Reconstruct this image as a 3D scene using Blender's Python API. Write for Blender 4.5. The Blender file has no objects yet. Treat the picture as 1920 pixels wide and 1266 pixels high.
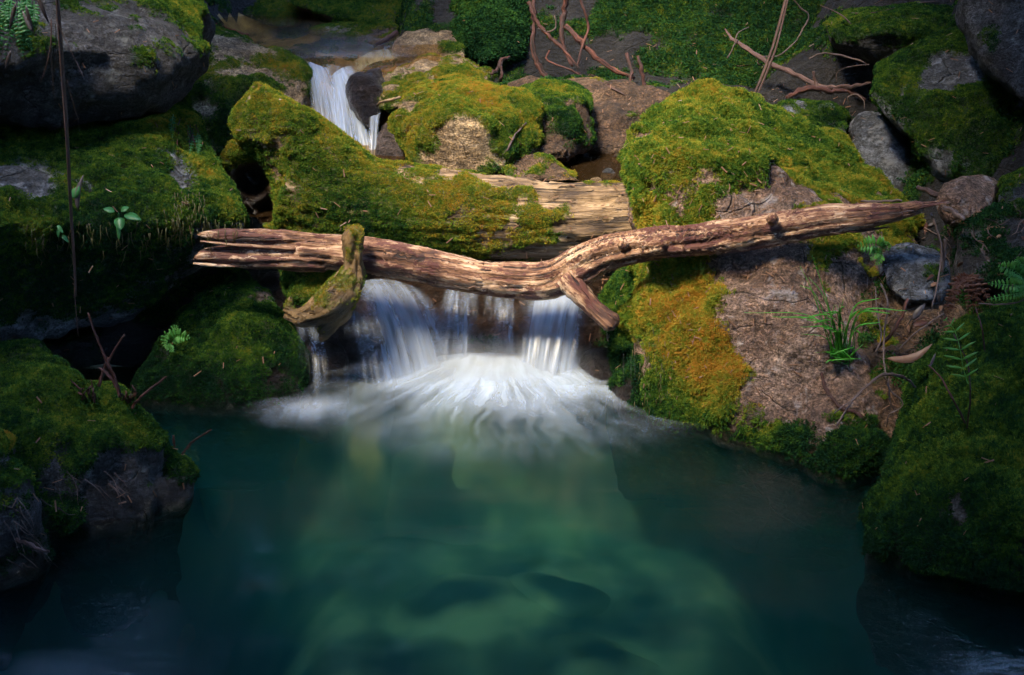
import bpy, bmesh, math, random
import numpy as np
from mathutils import Vector, Matrix
from mathutils.bvhtree import BVHTree

random.seed(7)
rng = np.random.default_rng(7)
SC = bpy.context.scene
COL = SC.collection

# ------------------------------------------------------------------ camera
CAM = Vector((0.0, 0.0, 1.70))
PITCH = math.radians(19.6)
FPX = 2567.0                                   # focal length in photo pixels (1920 wide)
cam = bpy.data.cameras.new('camera')
cam.sensor_width = 36.0
cam.lens = 36.0 * FPX / 1920.0
cam.clip_start = 0.05
cam.clip_end = 400.0
camo = bpy.data.objects.new('camera', cam)
camo.location = CAM
camo.rotation_euler = (math.pi / 2 - PITCH, 0, 0)
COL.objects.link(camo)
SC.camera = camo

# ------------------------------------------------------------------ light
SUN_DIR = Vector((-0.34, -0.40, 0.85)).normalized()     # towards the sun
world = bpy.data.worlds.new('World')
SC.world = world
world.use_nodes = True
wn = world.node_tree
sky = wn.nodes.new('ShaderNodeTexSky')
sky.sky_type = 'NISHITA'
sky.sun_disc = False
sky.sun_elevation = math.asin(SUN_DIR.z)
sky.sun_rotation = math.atan2(SUN_DIR.x, SUN_DIR.y)
sky.ozone_density = 6.0
sky.dust_density = 0.3
wn.links.new(sky.outputs[0], wn.nodes['Background'].inputs[0])
wn.nodes['Background'].inputs[1].default_value = 0.15
sun = bpy.data.lights.new('sun', 'SUN')
sun.energy = 1.25
sun.angle = math.radians(18.0)
sun.color = (1.0, 0.84, 0.60)
suno = bpy.data.objects.new('sun', sun)
suno.rotation_euler = SUN_DIR.to_track_quat('Z', 'Y').to_euler()
suno.location = (-4, -4, 12)
COL.objects.link(suno)

# ------------------------------------------------------------------ render settings
SC.view_settings.view_transform = 'Standard'
SC.view_settings.look = 'None'
SC.view_settings.exposure = 3.5
SC.view_settings.gamma = 1.0
SC.view_settings.use_curve_mapping = False
SC.render.engine = 'CYCLES'
SC.cycles.use_denoising = True
SC.cycles.max_bounces = 6
SC.cycles.diffuse_bounces = 3
SC.cycles.transparent_max_bounces = 24
SC.cycles.volume_bounces = 0
SC.cycles.use_adaptive_sampling = True
SC.cycles.adaptive_threshold = 0.04
SC.cycles.caustics_reflective = False
SC.cycles.caustics_refractive = False
SC.cycles.sample_clamp_indirect = 4.0

# ------------------------------------------------------------------ small maths
CP, SP = math.cos(PITCH), math.sin(PITCH)


def ray(px, py):
    a, b = (px - 960) / FPX, (633 - py) / FPX
    return Vector((a, CP + b * SP, -SP + b * CP))


def P(px, py, Y):
    """A point of the place: on the sight line of a photo pixel, Y metres in front of the tripod."""
    d = ray(px, py)
    return CAM + d * (Y / d.y)


def PZ(px, py, z):
    d = ray(px, py)
    return CAM + d * ((z - CAM.z) / d.z)


def mpp(p):                                     # metres per photo pixel at a place
    v = Vector(p) - CAM
    return (v.y * CP - v.z * SP) / FPX


def smooth(a, b, x):
    t = np.clip((x - a) / (b - a), 0, 1)
    return t * t * (3 - 2 * t)


_perm = np.concatenate([np.random.default_rng(3).permutation(256)] * 2).astype(np.int64)
_g = np.random.default_rng(5).normal(size=(256, 3))
_g /= np.linalg.norm(_g, axis=1)[:, None]


def noise(p):
    i = np.floor(p).astype(np.int64)
    f = p - i
    u = f * f * f * (f * (f * 6 - 15) + 10)
    i &= 255
    out = 0
    for dx in (0, 1):
        hx = _perm[(i[:, 0] + dx) & 255]
        wx = u[:, 0] if dx else 1 - u[:, 0]
        for dy in (0, 1):
            hy = _perm[(hx + i[:, 1] + dy) & 255]
            wy = u[:, 1] if dy else 1 - u[:, 1]
            for dz in (0, 1):
                h = _perm[(hy + i[:, 2] + dz) & 255]
                wz = u[:, 2] if dz else 1 - u[:, 2]
                g = _g[h]
                out = out + wx * wy * wz * (g[:, 0] * (f[:, 0] - dx) + g[:, 1] * (f[:, 1] - dy) + g[:, 2] * (f[:, 2] - dz))
    return out * 1.5


def fbm(p, octaves=3):
    s, a = 0, 1.0
    for k in range(octaves):
        s = s + a * noise(p * (2.03 ** k) + 17.3 * k)
        a *= 0.5
    return s


# ------------------------------------------------------------------ mesh helpers
def new_mesh(name, v, f, smooth_shade=True):
    me = bpy.data.meshes.new(name)
    me.from_pydata([tuple(map(float, q)) for q in v], [], [tuple(map(int, q)) for q in f])
    if smooth_shade:
        me.shade_smooth()
    me.update()
    return me


def attr(me, name, data, kind='FLOAT'):
    a = me.attributes.new(name, kind, 'POINT')
    a.data.foreach_set('value' if kind == 'FLOAT' else 'vector', np.ascontiguousarray(data, dtype=np.float32).ravel())


def link(name, me, mat=None, parent=None, label=None, cat=None, group=None, kind=None):
    o = bpy.data.objects.new(name, me)
    COL.objects.link(o)
    if mat is not None and me is not None and not me.materials:
        me.materials.append(mat)
    if parent is not None:
        o.parent = parent
        o.matrix_parent_inverse = Matrix.Translation(-parent.location)
    tag(o, label, cat, group, kind)
    return o


def tag(o, label=None, cat=None, group=None, kind=None):
    if label: o['label'] = label
    if cat: o['category'] = cat
    if group: o['group'] = group
    if kind: o['kind'] = kind
    return o


def empty(name, loc, label, cat, group=None):
    o = bpy.data.objects.new(name, None)
    o.empty_display_size = 0.05
    o.location = loc
    COL.objects.link(o)
    return tag(o, label, cat, group)


def mesh_arrays(me):
    n = len(me.vertices)
    co = np.empty(n * 3, np.float32); me.vertices.foreach_get('co', co)
    return co.reshape(-1, 3).astype(np.float64)


def mesh_faces(me):
    return [tuple(p.vertices) for p in me.polygons]


def vnormals(me):
    n = np.empty(len(me.vertices) * 3, np.float32)
    me.vertex_normals.foreach_get('vector', n)
    return n.reshape(-1, 3).astype(np.float64)


def set_co(me, co):
    me.vertices.foreach_set('co', co.astype(np.float32).ravel())
    me.update()


def edges_of(me):
    e = np.empty(len(me.edges) * 2, np.int32)
    me.edges.foreach_get('vertices', e)
    return e.reshape(-1, 2)


def laplace(co, e, it, lam=0.5):
    n = len(co)
    deg = np.bincount(e.ravel(), minlength=n).astype(float)
    deg[deg == 0] = 1
    for _ in range(it):
        s = np.empty_like(co)
        for k in range(3):
            s[:, k] = np.bincount(e[:, 0], co[e[:, 1], k], n) + np.bincount(e[:, 1], co[e[:, 0], k], n)
        co = co + lam * (s / deg[:, None] - co)
    return co


def hull(points):
    bm = bmesh.new()
    for p in points:
        bm.verts.new(p)
    r = bmesh.ops.convex_hull(bm, input=bm.verts)
    bmesh.ops.delete(bm, geom=[g for g in r['geom_interior'] if isinstance(g, bmesh.types.BMVert)], context='VERTS')
    bm.verts.index_update()
    v = [tuple(q.co) for q in bm.verts]
    f = [tuple(q.index for q in face.verts) for face in bm.faces]
    bm.free()
    return v, f


def tube(pts, rad, seg=10, cap=True, flat=1.0, jag=0.0, seed=0):
    """A tapered tube along 3-D points; returns verts, faces, grain coordinates."""
    pts = [Vector(p) for p in pts]
    n = len(pts)
    v, f, g = [], [], []
    t0 = (pts[1] - pts[0]).normalized()
    up = Vector((0, 0, 1)) if abs(t0.z) < 0.9 else Vector((1, 0, 0))
    s = t0.cross(up).normalized()
    length = 0
    rr = random.Random(seed)
    for i, p in enumerate(pts):
        t = (pts[min(i + 1, n - 1)] - pts[max(i - 1, 0)]).normalized()
        s = (s - t * s.dot(t)).normalized()
        b = t.cross(s)
        if i: length += (p - pts[i - 1]).length
        for k in range(seg):
            a = 2 * math.pi * k / seg
            r = rad[i] * (1 + jag * rr.uniform(-1, 1))
            v.append(p + s * (math.cos(a) * r) + b * (math.sin(a) * r * flat))
            g.append((math.cos(a) * rad[i], math.sin(a) * rad[i], length))
    for i in range(n - 1):
        for k in range(seg):
            a, c = i * seg + k, i * seg + (k + 1) % seg
            f.append((a, c, c + seg, a + seg))
    if cap:
        for i in (0, n - 1):
            v.append(pts[i]); g.append((0, 0, 0 if i == 0 else length))
            q = len(v) - 1
            for k in range(seg):
                a, c = i * seg + k, i * seg + (k + 1) % seg
                f.append((c, a, q) if i == 0 else (a, c, q))
    return v, f, g


def spline(pts, n):
    """Catmull-Rom through the points, n samples per span; each point may carry a radius as 4th value."""
    q = np.array([tuple(p) for p in pts], float)
    q = np.vstack([2 * q[0] - q[1], q, 2 * q[-1] - q[-2]])
    out = []
    for i in range(1, len(q) - 2):
        for k in range(n):
            t = k / n
            out.append(0.5 * ((2 * q[i]) + (-q[i - 1] + q[i + 1]) * t + (2 * q[i - 1] - 5 * q[i] + 4 * q[i + 1] - q[i + 2]) * t * t
                              + (-q[i - 1] + 3 * q[i] - 3 * q[i + 1] + q[i + 2]) * t ** 3))
    out.append(q[-2])
    return np.array(out)


def remesh(parts, voxel):
    v, f = [], []
    for pv, pf in parts:
        o = len(v)
        v += [tuple(q) for q in pv]
        f += [tuple(i + o for i in q) for q in pf]
    me = new_mesh('tmp', v, f)
    ob = bpy.data.objects.new('tmp', me)
    COL.objects.link(ob)
    m = ob.modifiers.new('r', 'REMESH')
    m.mode = 'VOXEL'; m.voxel_size = voxel
    dg = bpy.context.evaluated_depsgraph_get()
    out = bpy.data.meshes.new_from_object(ob.evaluated_get(dg))
    bpy.data.objects.remove(ob)
    bpy.data.meshes.remove(me)
    out.shade_smooth()
    return out


# ------------------------------------------------------------------ node helpers
class NT:
    def __init__(s, name):
        s.m = bpy.data.materials.new(name)
        s.m.use_nodes = True
        s.t = s.m.node_tree
        s.t.nodes.clear()
        s.out = s.t.nodes.new('ShaderNodeOutputMaterial')

    def n(s, kind, **kw):
        o = s.t.nodes.new('ShaderNode' + kind)
        for k, v in kw.items():
            if k.startswith('i_'):
                key = k[2:].replace('_', ' ')
                s.put(o.inputs[int(key) if key.isdigit() else key], v)
            else:
                setattr(o, k, v)
        return o

    def put(s, sock, v):
        if hasattr(v, 'is_output'):
            s.t.links.new(v, sock)
        elif hasattr(v, 'outputs'):
            s.t.links.new(v.outputs[0], sock)
        else:
            if isinstance(v, tuple) and len(v) == 3 and sock.type == 'RGBA':
                v = v + (1,)
            sock.default_value = v

    def math(s, op, a, b=0.0, clamp=False):
        o = s.n('Math', operation=op, use_clamp=clamp)
        s.put(o.inputs[0], a); s.put(o.inputs[1], b)
        return o.outputs[0]

    def mix(s, fac, a, b, blend='MIX'):
        o = s.n('Mix', data_type='RGBA', blend_type=blend)
        s.put(o.inputs[0], fac); s.put(o.inputs[6], a); s.put(o.inputs[7], b)
        return o.outputs[2]

    def noise(s, vec, scale, detail=4.0, rough=0.55, dist=0.0):
        o = s.n('TexNoise', i_Scale=scale, i_Detail=detail, i_Roughness=rough, i_Distortion=dist)
        s.put(o.inputs['Vector'], vec)
        return o.outputs[0]

    def ramp(s, fac, stops, interp='LINEAR'):
        o = s.n('ValToRGB')
        e = o.color_ramp.elements
        o.color_ramp.interpolation = interp
        while len(e) < len(stops):
            e.new(0.5)
        for k, (p, c) in enumerate(stops):
            e[k].position = p
            e[k].color = (c, c, c, 1) if isinstance(c, (int, float)) else tuple(c) + (1,)
        s.put(o.inputs[0], fac)
        return o.outputs[0]

    def attr(s, name, out='Fac', inst=False):
        o = s.n('Attribute', attribute_name=name)
        if inst: o.attribute_type = 'INSTANCER'
        return o.outputs[out]

    def pos(s):
        return s.n('NewGeometry').outputs['Position']

    def bump(s, h, strength=0.5, dist=0.01):
        o = s.n('Bump', i_Strength=strength, i_Distance=dist)
        s.put(o.inputs['Height'], h)
        return o.outputs[0]

    def vscale(s, vec, sc):
        o = s.n('VectorMath', operation='MULTIPLY')
        s.put(o.inputs[0], vec); o.inputs[1].default_value = sc
        return o.outputs[0]

    def surf(s, sh):
        s.put(s.out.inputs[0], sh)
        return s.m


# ------------------------------------------------------------------ materials
def rock_mat(name, dark, mid, light, lichen=(0.33, 0.34, 0.36), lich=0.0, soil=(0.022, 0.020, 0.010), rough=0.85, speck=1.0):
    t = NT(name)
    p = t.pos()
    n1 = t.noise(p, 5.0, 6, 0.6)
    n2 = t.noise(p, 34.0, 6, 0.75)
    n3 = t.noise(p, 130.0, 3, 0.7)
    c = t.ramp(n1, [(0.30, dark), (0.50, mid), (0.72, light)])
    sp = t.ramp(n2, [(0.32, 0.16), (0.5, 0.9), (0.68, 1.8)])
    c = t.mix(0.8 * speck, c, t.mix(1.0, c, sp, 'MULTIPLY'))
    sp2 = t.ramp(n3, [(0.38, 0.2), (0.5, 1.0), (0.62, 1.9)])
    c = t.mix(0.7 * speck, c, t.mix(1.0, c, sp2, 'MULTIPLY'))
    st = t.noise(t.vscale(p, (7, 7, 1.6)), 2.0, 4, 0.6)
    c = t.mix(t.ramp(st, [(0.52, 0.0), (0.70, 0.55)]), c, dark)
    if lich > 0:
        l = t.noise(p, 14.0, 5, 0.65)
        c = t.mix(t.ramp(l, [(0.60 - lich * 0.2, 0.0), (0.68 - lich * 0.2, 0.9)]), c, lichen)
    wp = t.n('VectorMath', operation='ADD'); t.put(wp.inputs[0], p)
    t.put(wp.inputs[1], t.vscale(t.n('TexNoise', i_Scale=4.0, i_Detail=5.0).outputs[1], (0.22, 0.22, 0.22)))
    ve = t.n('TexVoronoi', i_Scale=3.2, feature='DISTANCE_TO_EDGE'); t.put(ve.inputs['Vector'], t.vscale(wp.outputs[0], (1, 1, 1.7)))
    crk = t.math('MULTIPLY', t.ramp(ve.outputs[0], [(0.0, 1.0), (0.014, 0.0)]), t.ramp(t.noise(p, 3.0, 2), [(0.45, 0.0), (0.56, 1.0)]))
    c = t.mix(t.math('MULTIPLY', crk, 0.65), c, (0.012, 0.010, 0.009))
    moss = t.attr('moss')
    wet = t.attr('wet')
    hx = t.math('ADD', t.attr('hue'), t.math('MULTIPLY', t.math('SUBTRACT', t.noise(p, 60.0, 4, 0.7), 0.5), 0.9), clamp=True)
    c = t.mix(t.math('MULTIPLY', moss, 0.95), c, t.ramp(hx, [(0.0, (0.009, 0.028, 0.014)), (0.25, (0.026, 0.068, 0.015)), (0.5, (0.085, 0.14, 0.018)), (0.75, (0.21, 0.185, 0.025)), (1.0, (0.26, 0.14, 0.025))]))
    c = t.mix(wet, c, t.mix(1.0, c, (0.30, 0.31, 0.34), 'MULTIPLY'))
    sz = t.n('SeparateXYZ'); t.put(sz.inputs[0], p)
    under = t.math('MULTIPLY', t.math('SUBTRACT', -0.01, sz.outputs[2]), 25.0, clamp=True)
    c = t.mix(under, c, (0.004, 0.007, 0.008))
    vor = t.n('TexVoronoi', i_Scale=38.0, feature='F1'); t.put(vor.inputs['Vector'], p)
    fl = t.noise(t.vscale(p, (4.0, 4.0, 15.0)), 3.2, 8, 0.72, 0.5)
    c = t.mix(0.55, c, t.mix(1.0, c, t.ramp(fl, [(0.36, 0.25), (0.5, 1.0), (0.64, 1.55)]), 'MULTIPLY'))
    h = t.math('ADD', t.math('MULTIPLY', n2, 0.9), t.math('MULTIPLY', n3, 0.35))
    h = t.math('SUBTRACT', t.math('ADD', h, t.math('MULTIPLY', fl, 1.1)), t.math('MULTIPLY', crk, 1.2))
    h = t.math('ADD', h, t.math('MULTIPLY', vor.outputs[0], 0.5))
    b = t.n('BsdfPrincipled')
    t.put(b.inputs['Base Color'], c)
    t.put(b.inputs['Roughness'], t.math('SUBTRACT', rough, t.math('MULTIPLY', wet, rough - 0.28)))
    t.put(b.inputs['Specular IOR Level'], t.math('MULTIPLY', t.math('SUBTRACT', 1.0, under), 0.5))
    t.put(b.inputs['Normal'], t.bump(h, 1.0, 0.05))
    return t.surf(b)


M = {}
M['granite'] = rock_mat('granite', (0.085, 0.045, 0.032), (0.235, 0.145, 0.105), (0.40, 0.28, 0.22), lich=0.10, lichen=(0.42, 0.36, 0.35))
M['granite_tan'] = rock_mat('granite_tan', (0.13, 0.085, 0.045), (0.33, 0.225, 0.125), (0.50, 0.37, 0.22))
M['granite_grey'] = rock_mat('granite_grey', (0.035, 0.04, 0.05), (0.10, 0.11, 0.13), (0.24, 0.26, 0.30), lich=0.35, lichen=(0.26, 0.28, 0.32))
M['granite_dark'] = rock_mat('granite_dark', (0.022, 0.022, 0.025), (0.055, 0.055, 0.06), (0.11, 0.11, 0.12), lich=0.1, lichen=(0.16, 0.17, 0.17))
M['granite_wet'] = rock_mat('granite_wet', (0.030, 0.024, 0.024), (0.085, 0.062, 0.055), (0.20, 0.15, 0.13), rough=0.6)
M['granite_brown'] = rock_mat('granite_brown', (0.045, 0.026, 0.016), (0.13, 0.072, 0.040), (0.25, 0.155, 0.09))
M['soil'] = rock_mat('soil', (0.006, 0.006, 0.007), (0.014, 0.013, 0.014), (0.030, 0.026, 0.026), rough=0.9, soil=(0.012, 0.018, 0.008))
M['riverbed'] = None


def moss_mat(name, stops):
    t = NT(name)
    hue, rnd = t.attr('hue', inst=True), t.attr('rnd', inst=True)
    p = t.n('ObjectInfo').outputs['Location']
    big = t.noise(t.pos(), 9.0, 3, 0.6)
    fine = t.noise(t.pos(), 45.0, 2, 0.6)
    x = t.math('ADD', hue, t.math('MULTIPLY', t.math('SUBTRACT', rnd, 0.5), 0.42))
    x = t.math('ADD', x, t.math('MULTIPLY', t.math('SUBTRACT', big, 0.5), 0.75))
    x = t.math('ADD', x, t.math('MULTIPLY', t.math('SUBTRACT', fine, 0.5), 0.7), clamp=True)
    c = t.ramp(x, stops)
    d = t.n('BsdfDiffuse', i_Color=c)
    tr = t.n('BsdfTranslucent', i_Color=c)
    return t.surf(t.n('MixShader', i_0=0.30, i_1=d, i_2=tr))


M['moss'] = moss_mat('moss', [(0.0, (0.012, 0.042, 0.020)), (0.25, (0.038, 0.105, 0.020)), (0.5, (0.125, 0.205, 0.026)),
                              (0.75, (0.315, 0.275, 0.036)), (1.0, (0.44, 0.225, 0.035))])
M['ground_cover'] = moss_mat('ground_cover', [(0.0, (0.008, 0.030, 0.016)), (0.35, (0.018, 0.060, 0.020)), (0.7, (0.045, 0.115, 0.020)),
                                              (0.88, (0.12, 0.15, 0.022)), (1.0, (0.12, 0.06, 0.025))])


def wood_mat(name, stops, patch=None, patch_lo=0.52, streak=1.0, rough=0.75, lengthwise=0.10, moss_col=(0.06, 0.07, 0.012)):
    t = NT(name)
    g = t.attr('gco', 'Vector')
    gs = t.vscale(g, (1, 1, lengthwise))
    n1 = t.noise(gs, 20.0, 8, 0.68, 0.5)
    n2 = t.noise(gs, 120.0, 4, 0.6)
    n3 = t.noise(g, 6.0, 4, 0.6)
    x = t.math('ADD', t.math('MULTIPLY', n1, 0.75 * streak), t.math('MULTIPLY', n2, 0.35))
    x = t.math('ADD', x, t.math('SUBTRACT', t.math('MULTIPLY', n3, 0.5), 0.32))
    c = t.ramp(x, stops)
    if patch:
        q = t.noise(t.vscale(g, (1, 1, 0.5)), 30.0, 7, 0.75)
        q2 = t.noise(g, 2.6, 3, 0.5)
        w = t.math('ADD', q, t.math('MULTIPLY', t.math('SUBTRACT', q2, 0.5), 0.5))
        c = t.mix(t.ramp(w, [(patch_lo, 0.0), (patch_lo + 0.05, 0.92)]), c, patch)
    crack = t.noise(t.vscale(g, (1, 1, 0.035)), 44.0, 4, 0.7, 0.3)
    cr = t.ramp(crack, [(0.37, 1.0), (0.43, 0.0)])
    c = t.mix(t.math('MULTIPLY', cr, 0.9), c, (0.018, 0.011, 0.009))
    c = t.mix(t.math('MULTIPLY', t.attr('moss'), 0.85), c, moss_col)
    c = t.mix(t.attr('wet'), c, t.mix(1.0, c, (0.12, 0.11, 0.12), 'MULTIPLY'))
    h = t.math('ADD', t.math('MULTIPLY', n1, 0.6), t.math('MULTIPLY', n2, 0.4))
    h = t.math('SUBTRACT', h, t.math('MULTIPLY', cr, 0.9))
    b = t.n('BsdfPrincipled')
    t.put(b.inputs['Base Color'], c)
    t.put(b.inputs['Roughness'], t.math('SUBTRACT', rough, t.math('MULTIPLY', t.attr('wet'), 0.45)))
    t.put(b.inputs['Normal'], t.bump(h, 1.0, 0.022))
    return t.surf(b)


M['branch_wood'] = wood_mat('branch_wood', [(0.37, (0.045, 0.018, 0.012)), (0.46, (0.21, 0.10, 0.055)), (0.55, (0.50, 0.32, 0.20)), (0.70, (0.76, 0.60, 0.46))],
                            patch=(0.085, 0.024, 0.020), patch_lo=0.505)
M['log_wood'] = wood_mat('log_wood', [(0.36, (0.035, 0.02, 0.012)), (0.47, (0.15, 0.095, 0.05)), (0.58, (0.32, 0.22, 0.13)), (0.76, (0.54, 0.42, 0.28))], lengthwise=0.07)
M['root_wood'] = wood_mat('root_wood', [(0.32, (0.012, 0.005, 0.005)), (0.5, (0.055, 0.016, 0.012)), (0.72, (0.19, 0.062, 0.036))])
M['twig_wood'] = wood_mat('twig_wood', [(0.32, (0.03, 0.020, 0.020)), (0.5, (0.11, 0.075, 0.068)), (0.72, (0.30, 0.22, 0.19))])
M['bark'] = wood_mat('bark', [(0.30, (0.025, 0.013, 0.013)), (0.5, (0.085, 0.046, 0.040)), (0.72, (0.20, 0.12, 0.10))], lengthwise=0.03)
M['snag_wood'] = wood_mat('snag_wood', [(0.30, (0.045, 0.026, 0.010)), (0.48, (0.16, 0.095, 0.035)), (0.64, (0.30, 0.19, 0.08)), (0.8, (0.42, 0.29, 0.16))], moss_col=(0.10, 0.095, 0.012))


def leaf_mat(name, a, b):
    t = NT(name)
    c = t.mix(t.noise(t.pos(), 30.0, 3), a, b)
    pr = t.n('BsdfPrincipled', i_Roughness=0.42)
    t.put(pr.inputs['Base Color'], c)
    tr = t.n('BsdfTranslucent', i_Color=c)
    return t.surf(t.n('MixShader', i_0=0.35, i_1=pr, i_2=tr))


M['fern_leaf'] = leaf_mat('fern_leaf', (0.055, 0.23, 0.035), (0.11, 0.33, 0.05))
M['seedling_leaf'] = leaf_mat('seedling_leaf', (0.03, 0.15, 0.045), (0.06, 0.23, 0.06))
M['grass_blade'] = leaf_mat('grass_blade', (0.05, 0.30, 0.03), (0.12, 0.46, 0.05))
M['tree_leaf'] = leaf_mat('tree_leaf', (0.010, 0.030, 0.012), (0.022, 0.055, 0.018))
M['dead_leaf'] = leaf_mat('dead_leaf', (0.20, 0.10, 0.06), (0.34, 0.20, 0.13))
M['grey_leaf'] = leaf_mat('grey_leaf', (0.06, 0.05, 0.055), (0.13, 0.105, 0.10))
M['brown_frond'] = leaf_mat('brown_frond', (0.06, 0.022, 0.013), (0.13, 0.05, 0.028))
M['red_stick'] = leaf_mat('red_stick', (0.30, 0.035, 0.03), (0.38, 0.07, 0.05))

# river bed: pale silt, with darker mats of algae
def bed_colour(t):
    return t.ramp(t.noise(t.pos(), 3.6, 2.5, 0.5), [(0.33, (0.02, 0.03, 0.028)), (0.50, (0.15, 0.14, 0.085)), (0.66, (0.40, 0.33, 0.18))])


t = NT('riverbed')
c_ = bed_colour(t)
b_ = t.n('BsdfPrincipled', i_Roughness=0.9)
t.put(b_.inputs['Base Color'], c_)
M['riverbed'] = t.surf(b_)

t = NT('stream_bed')
c_ = t.ramp(t.noise(t.pos(), 7.0, 5, 0.6), [(0.34, (0.05, 0.028, 0.012)), (0.5, (0.24, 0.14, 0.05)), (0.66, (0.46, 0.30, 0.12))])
b_ = t.n('BsdfPrincipled', i_Roughness=0.9)
t.put(b_.inputs['Base Color'], c_)
M['stream_bed'] = t.surf(b_)

t = NT('bed_stone')
c_ = t.ramp(t.noise(t.pos(), 6.0, 4), [(0.3, (0.008, 0.012, 0.014)), (0.7, (0.03, 0.04, 0.035))])
c_ = t.mix(t.attr('silt'), c_, bed_colour(t))
b_ = t.n('BsdfPrincipled', i_Roughness=0.7)
t.put(b_.inputs['Base Color'], c_)
M['bed_stone'] = t.surf(b_)
t = NT('bed_stone_ochre')
c_ = t.ramp(t.noise(t.pos(), 6.0, 4), [(0.3, (0.16, 0.09, 0.03)), (0.7, (0.42, 0.25, 0.09))])
c_ = t.mix(t.attr('silt'), c_, bed_colour(t))
b_ = t.n('BsdfPrincipled', i_Roughness=0.7)
t.put(b_.inputs['Base Color'], c_)
M['bed_stone_ochre'] = t.surf(b_)


def water_mat(name, rough, ripple, tint, silk=0.0, silk_col=(0.4, 0.27, 0.12), absorb=None, dens=1.0, scatter=None, sdens=0.0):
    t = NT(name)
    p = t.pos()
    n = t.noise(t.vscale(p, (2.2, 7.0, 3.0)), 2.5, 3, 0.5, 0.6)
    n2 = t.noise(t.vscale(p, (3.0, 16.0, 3.0)), 6.0, 2, 0.5)
    h = t.math('ADD', n, t.math('MULTIPLY', n2, 0.3))
    nm = t.bump(h, ripple, 0.02)
    tr = t.n('BsdfTransparent', i_Color=tint)
    gl = t.n('BsdfGlossy', i_Roughness=rough, i_Color=(1, 1, 1))
    t.put(gl.inputs['Normal'], nm)
    fr = t.n('Fresnel', i_IOR=1.33)
    t.put(fr.inputs['Normal'], nm)
    if silk:
        tr = t.n('MixShader', i_0=silk, i_1=tr, i_2=t.n('BsdfDiffuse', i_Color=silk_col))
        fr = t.math('MULTIPLY', fr, 0.4)
    m = t.n('MixShader', i_0=fr, i_1=tr, i_2=gl)
    if absorb:
        ab = t.n('VolumeAbsorption', i_Color=absorb, i_Density=dens)
        sh = ab
        if scatter:
            s2 = t.n('VolumeScatter', i_Color=scatter, i_Density=sdens, i_Anisotropy=0.2)
            sh = t.n('AddShader', i_0=ab, i_1=s2)
        t.put(t.out.inputs['Volume'], sh)
    return t.surf(m)


M['pool_water'] = water_mat('pool_water', 0.14, 0.10, (0.93, 0.97, 0.97), absorb=(0.10, 0.60, 0.58), dens=1.9, scatter=(0.03, 0.24, 0.25), sdens=1.05)
M['stream_water'] = water_mat('stream_water', 0.2, 0.4, (0.88, 0.74, 0.48), silk=0.10, silk_col=(0.28, 0.18, 0.08))

M['back_water'] = water_mat('back_water', 0.12, 0.3, (0.70, 0.55, 0.36), silk=0.05, silk_col=(0.25, 0.15, 0.07))


def fall_mat(name, seed, across, along, lo, hi, amax, col=(0.52, 0.61, 0.76)):
    """Silky falling water: streaks run down the sheet (attribute st = across, down)."""
    t = NT(name)
    st = t.attr('st', 'Vector')
    v = t.n('VectorMath', operation='ADD'); t.put(v.inputs[0], t.vscale(st, (across, along, 1))); v.inputs[1].default_value = (seed, seed * 0.7, 0)
    n = t.noise(v.outputs[0], 1.0, 3, 0.5, 0.0)
    v2 = t.n('VectorMath', operation='ADD'); t.put(v2.inputs[0], t.vscale(st, (across * 0.28, along * 0.7, 1))); v2.inputs[1].default_value = (seed + 9, 3, 0)
    n2 = t.noise(v2.outputs[0], 1.0, 2, 0.5)
    x = t.math('ADD', t.math('MULTIPLY', n, 0.6), t.math('MULTIPLY', n2, 0.4))
    a = t.ramp(x, [(lo, 0.0), (hi, 1.0)], 'EASE')
    a = t.math('MULTIPLY', t.math('MULTIPLY', a, t.attr('edge')), amax, clamp=True)
    d = t.n('BsdfDiffuse', i_Color=col)
    tl = t.n('BsdfTranslucent', i_Color=col)
    g = t.n('BsdfGlossy', i_Roughness=0.3)
    m = t.n('MixShader', i_0=0.4, i_1=d, i_2=tl)
    m = t.n('MixShader', i_0=0.06, i_1=m, i_2=g)
    tp = t.n('BsdfTransparent')
    return t.surf(t.n('MixShader', i_0=a, i_1=tp, i_2=m))


# ------------------------------------------------------------------ rock builder
SURF = []                                        # (BVH, name) of everything solid, to set small things down on
MOSS = []                                        # moss coats wait here until the solids are finished


def cast(px, py, bvhs=None):
    d = ray(px, py).normalized()
    best = None
    for b in (bvhs or [s for s in SURF]):
        h = b.ray_cast(CAM, d)
        if h[0] is not None and (best is None or h[3] < best[1]):
            best = (h[0], h[3], h[1])
    return best


def on(px, py, lift=0.0, Y=4.5):
    h = cast(px, py)
    if h is None:
        return P(px, py, Y)
    return h[0] + h[2] * lift


def blobs_field(co, bvh, blobs):
    s = np.zeros(len(co))
    for px, py, r, w in blobs:
        h = cast(px, py, [bvh])
        c = np.array(h[0] if h else P(px, py, float(co[:, 1].mean())))
        rm = r * mpp(c)
        d2 = ((co - c) ** 2).sum(1)
        s += w * np.exp(-d2 / (rm * rm))
    return s


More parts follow.
